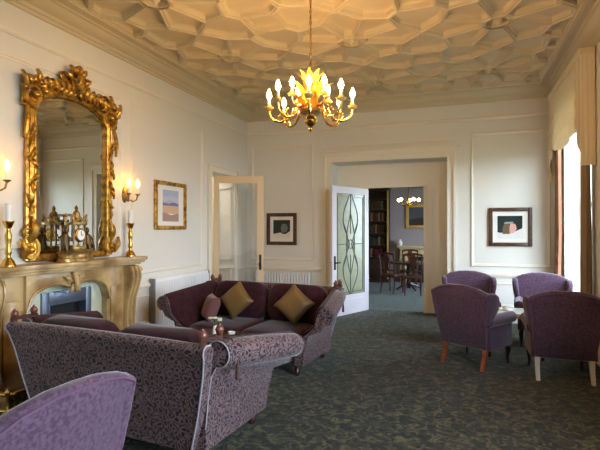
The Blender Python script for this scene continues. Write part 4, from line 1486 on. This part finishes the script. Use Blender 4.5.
for k in range(8):
    a = 2 * PI * (k + 0.35) / 8
    c0, s0 = math.cos(a), math.sin(a)
    def P(r, z):
        return (r * c0, r * s0, z)
    m = MB()
    pth = [(0.05, 0.20), (0.10, 0.24), (0.15, 0.22), (0.18, 0.16), (0.22, 0.115), (0.28, 0.10), (0.34, 0.115), (0.375, 0.155), (0.385, 0.215)]
    m.tube([P(r, z) for r, z in pth], [0.014, 0.014, 0.013, 0.012, 0.012, 0.011, 0.011, 0.010, 0.010], 8)
    m.tube([P(0.28, 0.10), P(0.30, 0.15), P(0.27, 0.18), P(0.245, 0.155)], [0.008, 0.008, 0.007, 0.006], 6)
    arm = m.build('arm', M['brass'], ch)
    m = MB()
    x, y = 0.385 * c0, 0.385 * s0
    m.lathe([(0.010, 0.205), (0.03, 0.215), (0.044, 0.232), (0.046, 0.238), (0.018, 0.234), (0.019, 0.262), (0.0, 0.262)], (x, y, 0), 12)
    m.build('drip_pan', M['giltlight'], arm)
    m = MB(); m.lathe([(0.0125, 0.262), (0.0125, 0.315), (0, 0.315)], (x, y, 0), 10)
    m.build('candle_tube', M['wax'], arm)
    m = MB(); m.lathe([(0.010, 0.3155), (0.0215, 0.335), (0.0235, 0.352), (0.014, 0.38), (0.002, 0.405)], (x, y, 0), 8)
    m.build('bulb', M['bulb'], arm)

for k in range(4):      # short inner branches
    a = 2 * PI * (k + 0.6) / 4
    c0, s0 = math.cos(a), math.sin(a)
    m = MB()
    m.tube([(r * c0, r * s0, z) for r, z in ((0.05, 0.27), (0.10, 0.23), (0.16, 0.22), (0.20, 0.26), (0.205, 0.30))], [0.012, 0.011, 0.010, 0.010, 0.009], 8)
    arm = m.build('arm', M['brass'], ch)
    x, y = 0.205 * c0, 0.205 * s0
    m = MB(); m.lathe([(0.010, 0.295), (0.03, 0.305), (0.040, 0.322), (0.018, 0.322), (0.019, 0.345), (0.0, 0.345)], (x, y, 0), 12)
    m.build('drip_pan', M['giltlight'], arm)
    m = MB(); m.lathe([(0.0125, 0.345), (0.0125, 0.39), (0, 0.39)], (x, y, 0), 10)
    m.build('candle_tube', M['wax'], arm)
    m = MB(); m.lathe([(0.010, 0.3905), (0.0215, 0.41), (0.0235, 0.428), (0.014, 0.455), (0.002, 0.48)], (x, y, 0), 8)
    m.build('bulb', M['bulb'], arm)

# ================================================================== dining room beyond
bk = thing('bookcase', (-2.57, YD - 0.02, 0), 0, 'tall brown bookcase in the dining room beyond the glass door', 'bookcase')
m = MB()
BW, BH, BD = 1.1, 2.75, 0.34
m.box(-BW / 2, -BW / 2 + 0.05, -BD, 0, 0, BH); m.box(BW / 2 - 0.05, BW / 2, -BD, 0, 0, BH)
m.box(-BW / 2, BW / 2, -0.02, 0, 0, BH); m.box(-BW / 2 - 0.03, BW / 2 + 0.03, -BD - 0.03, 0, BH, BH + 0.08, 0.01)
m.box(-BW / 2, BW / 2, -BD - 0.02, 0, 0, 0.1)
m.build('carcass', M['bookcase'], bk, smooth=0)
SHZ = [0.75, 1.12, 1.48, 1.84, 2.2, 2.52]
for z in SHZ:
    m = MB(); m.box(-BW / 2 + 0.05, BW / 2 - 0.05, -BD + 0.02, -0.02, z - 0.025, z)
    m.build('shelf', M['bookcase'], bk, smooth=0)
for s in (-1, 1):
    m = MB(); m.box(min(s * 0.01, s * 0.49), max(s * 0.01, s * 0.49), -BD - 0.015, -BD + 0.005, 0.12, 0.70, 0.004)
    d = m.build('door', M['bookcase'], bk)
    m = MB(); m.ball((s * 0.05, -BD - 0.03, 0.45), 0.015, 8, 6)
    m.build('knob', M['brass'], d)
m = MB(); m.box(BW / 2 - 0.045, BW / 2 + 0.005, -BD - 0.012, -BD, 0.1, BH)
m.build('gilt_edge', M['giltlight'], bk, smooth=0)
bcols = [flat('book_brown', 92, 62, 42), flat('book_red', 88, 40, 34), flat('book_green', 56, 60, 44), flat('book_tan', 128, 104, 74)]
rb = random.Random(5)
protos = []
for q in range(4):
    m = MB(); m.box(0, 0.045, -0.20, 0, 0, 0.25 - 0.02 * (q % 3), 0.004)
    protos.append((q, m))
first = {}
shelf_names = ['lowest open', 'second open', 'third open', 'fourth open', 'fifth open']
for si, z in enumerate(SHZ[:-1]):
    x = -BW / 2 + 0.07
    while x < BW / 2 - 0.12:
        q = rb.randrange(4)
        lab = 'old %s book on the %s shelf of the dining room bookcase' % (['brown', 'dark red', 'green', 'tan'][q], shelf_names[si])
        if q not in first:
            o = protos[q][1].build('book', bcols[q])
            first[q] = o
        else:
            o = first[q].copy(); COL.objects.link(o)
        o.location = (bk.location.x + x, bk.location.y - 0.06, z + 0.001)
        tag(o, lab, 'book', '%s books on the %s shelf' % (['brown', 'dark red', 'green', 'tan'][q], shelf_names[si]))
        x += 0.05 + rb.choice([0.0, 0.0, 0.006, 0.02])
# dining room fireplace
df = thing('dining_fireplace', (-0.98, YD, 0), 0, 'cream stone fireplace at the dining room far wall', 'fireplace')
m = MB(); m.box(-0.80, 0.80, -0.30, 0, 1.04, 1.10, 0.008); m.box(-0.75, 0.75, -0.25, 0, 1.0, 1.04)
m.build('mantel_shelf', M['creammantel'], df)
m = MB(); m.box(-0.72, 0.72, -0.2, 0, 0.78, 1.0, 0.005)
m.build('frieze', M['creammantel'], df)
for s in (-1, 1):
    m = MB(); m.box(min(s * 0.46, s * 0.72), max(s * 0.46, s * 0.72), -0.2, 0, 0, 0.78, 0.005)
    m.box(min(s * 0.51, s * 0.67), max(s * 0.51, s * 0.67), -0.22, -0.19, 0.15, 0.72, 0.005)
    m.build('jamb', M['creammantel'], df)
m = MB(); m.box(-0.46, 0.46, -0.06, 0, 0, 0.78)
m.build('fire_opening', M['black'], df, smooth=0)
cd = thing('mantel_vase', (-1.71, YD - 0.16, 1.101), 0, 'small white vase on the dining room mantel', 'vase')
m = MB(); m.lathe([(0.05, 0), (0.07, 0.03), (0.075, 0.09), (0.05, 0.14), (0.035, 0.16), (0.05, 0.19), (0.042, 0.19), (0.03, 0.16), (0, 0.15)], seg=14)
m.build('vase_body', M['white'], cd)
t = thing('framed_picture', (-1.10, YD, 1.98), 0, 'gilt framed dark picture above the dining room fireplace', 'picture')
m = MB(); frame_bars(m, 0.9, 0.72, 0.09, 0.0, 0.05)
m.build('picture_frame', M['giltlight'], t)
m = MB(); m.box(-0.38, 0.38, -0.02, -0.002, -0.29, 0.29)
m.build('canvas', flat('canvas_dark', 96, 98, 104), t, smooth=0)
m = MB(); m.prism([(-0.36, -0.27), (0.36, -0.27), (0.36, -0.08), (0.1, -0.02), (-0.36, -0.1)], 'y', -0.023, -0.019)
m.build('painted_foreground', flat('canvas_front', 72, 66, 58), t, smooth=0)
# dining table and chairs
DT = (-1.28, 12.35)
dt = thing('dining_table', (DT[0], DT[1], 0), 0, 'round dark wood dining table in the room beyond', 'table')
m = MB(); m.lathe([(0, 0.70), (0.53, 0.70), (0.55, 0.715), (0.55, 0.73), (0.53, 0.74), (0, 0.74)], seg=28)
m.build('table_top', M['darkwood'], dt)
m = MB(); m.lathe([(0.05, 0.05), (0.06, 0.2), (0.045, 0.3), (0.08, 0.45), (0.05, 0.6), (0.09, 0.70)], seg=14)
m.build('pedestal', M['darkwood'], dt)
for k in range(4):
    a = k * PI / 2 + 0.6
    m = MB(); m.tube([(0.04 * math.cos(a), 0.04 * math.sin(a), 0.16), (0.2 * math.cos(a), 0.2 * math.sin(a), 0.12), (0.36 * math.cos(a), 0.36 * math.sin(a), 0.025)], [0.03, 0.026, 0.02], 8)
    m.build('foot', M['darkwood'], dt)
def make_dining_chair(loc, rz, label):
    t = thing('dining_chair', loc, rz, label, 'chair', 'dark wooden dining chairs in the room beyond')
    m = MB()
    for s in (-1, 1):
        m.tube([(s * 0.20, 0.20, 0.44), (s * 0.205, 0.23, 0.70), (s * 0.21, 0.28, 0.98)], 0.02, 8)
    m.tube([(-0.225, 0.28, 0.97), (-0.1, 0.29, 1.0), (0.1, 0.29, 1.0), (0.225, 0.28, 0.97)], 0.026, 8)
    m.tube([(-0.2, 0.215, 0.58), (0.2, 0.215, 0.58)], 0.016, 8)
    m.build('back_frame', M['chairwood'], t)
    m = MB()
    shaped(m, [(-0.05, 0.58), (0.05, 0.58), (0.03, 0.68), (0.085, 0.84), (0.05, 0.985), (-0.05, 0.985), (-0.085, 0.84), (-0.03, 0.68)], 'y', -0.008, 0.008, 0, lambda x, y, z: (x, y + 0.215 + 0.07 * (z - 0.58) / 0.4, z))
    m.build('splat', M['chairwood'], t)
    m = MB(); m.box(-0.22, 0.22, -0.22, 0.22, 0.40, 0.47, 0.015)
    m.build('seat', M['chairwood'], t)
    for s in (-1, 1):
        m = MB(); m.tube([(s * 0.19, -0.19, 0.41), (s * 0.19, -0.19, 0.0)], [0.026, 0.018], 8)
        m.build('leg', M['chairwood'], t)
        m = MB(); m.tube([(s * 0.19, 0.19, 0.44), (s * 0.19, 0.20, 0.2), (s * 0.19, 0.24, 0.0)], [0.022, 0.02, 0.015], 8)
        m.build('leg', M['chairwood'], t)
    return t
dc = make_dining_chair((-1.62, 11.72, 0), R(155), 'dark wooden dining chair left of the round table, back to the doorway')
dup(dc, (-1.10, 11.55, 0), R(186), 'dark wooden dining chair at right of the inner doorway, back towards us')
dup(dc, (-1.35, 13.12, 0), R(0), 'dark wooden dining chair behind the round table')
# dining chandelier
dl = thing('globe_chandelier', (-1.28, 12.3, 2.18), 0, 'brass chandelier with glowing glass globes in the dining room', 'chandelier')
m = MB(); m.tube([(0, 0, 0.12), (0, 0, 1.42)], 0.012, 8); m.lathe([(0.0, 0.02), (0.04, 0.05), (0.05, 0.1), (0.02, 0.18), (0.012, 0.3)], seg=12)
m.build('hanging_rod', M['brass'], dl)
for k in range(5):
    a = 2 * PI * k / 5 + 0.3
    c0, s0 = math.cos(a), math.sin(a)
    m = MB(); m.tube([(0.03 * c0, 0.03 * s0, 0.10), (0.14 * c0, 0.14 * s0, 0.04), (0.24 * c0, 0.24 * s0, 0.06), (0.27 * c0, 0.27 * s0, 0.12)], 0.010, 8)
    m.lathe([(0.01, 0.11), (0.035, 0.125), (0.03, 0.14), (0.0, 0.14)], (0.27 * c0, 0.27 * s0, 0), 10)
    a_ = m.build('arm', M['brass'], dl)
    m = MB(); m.ball((0.27 * c0, 0.27 * s0, 0.185), 0.045, 12, 8)
    m.build('glass_globe', M['globe'], a_)
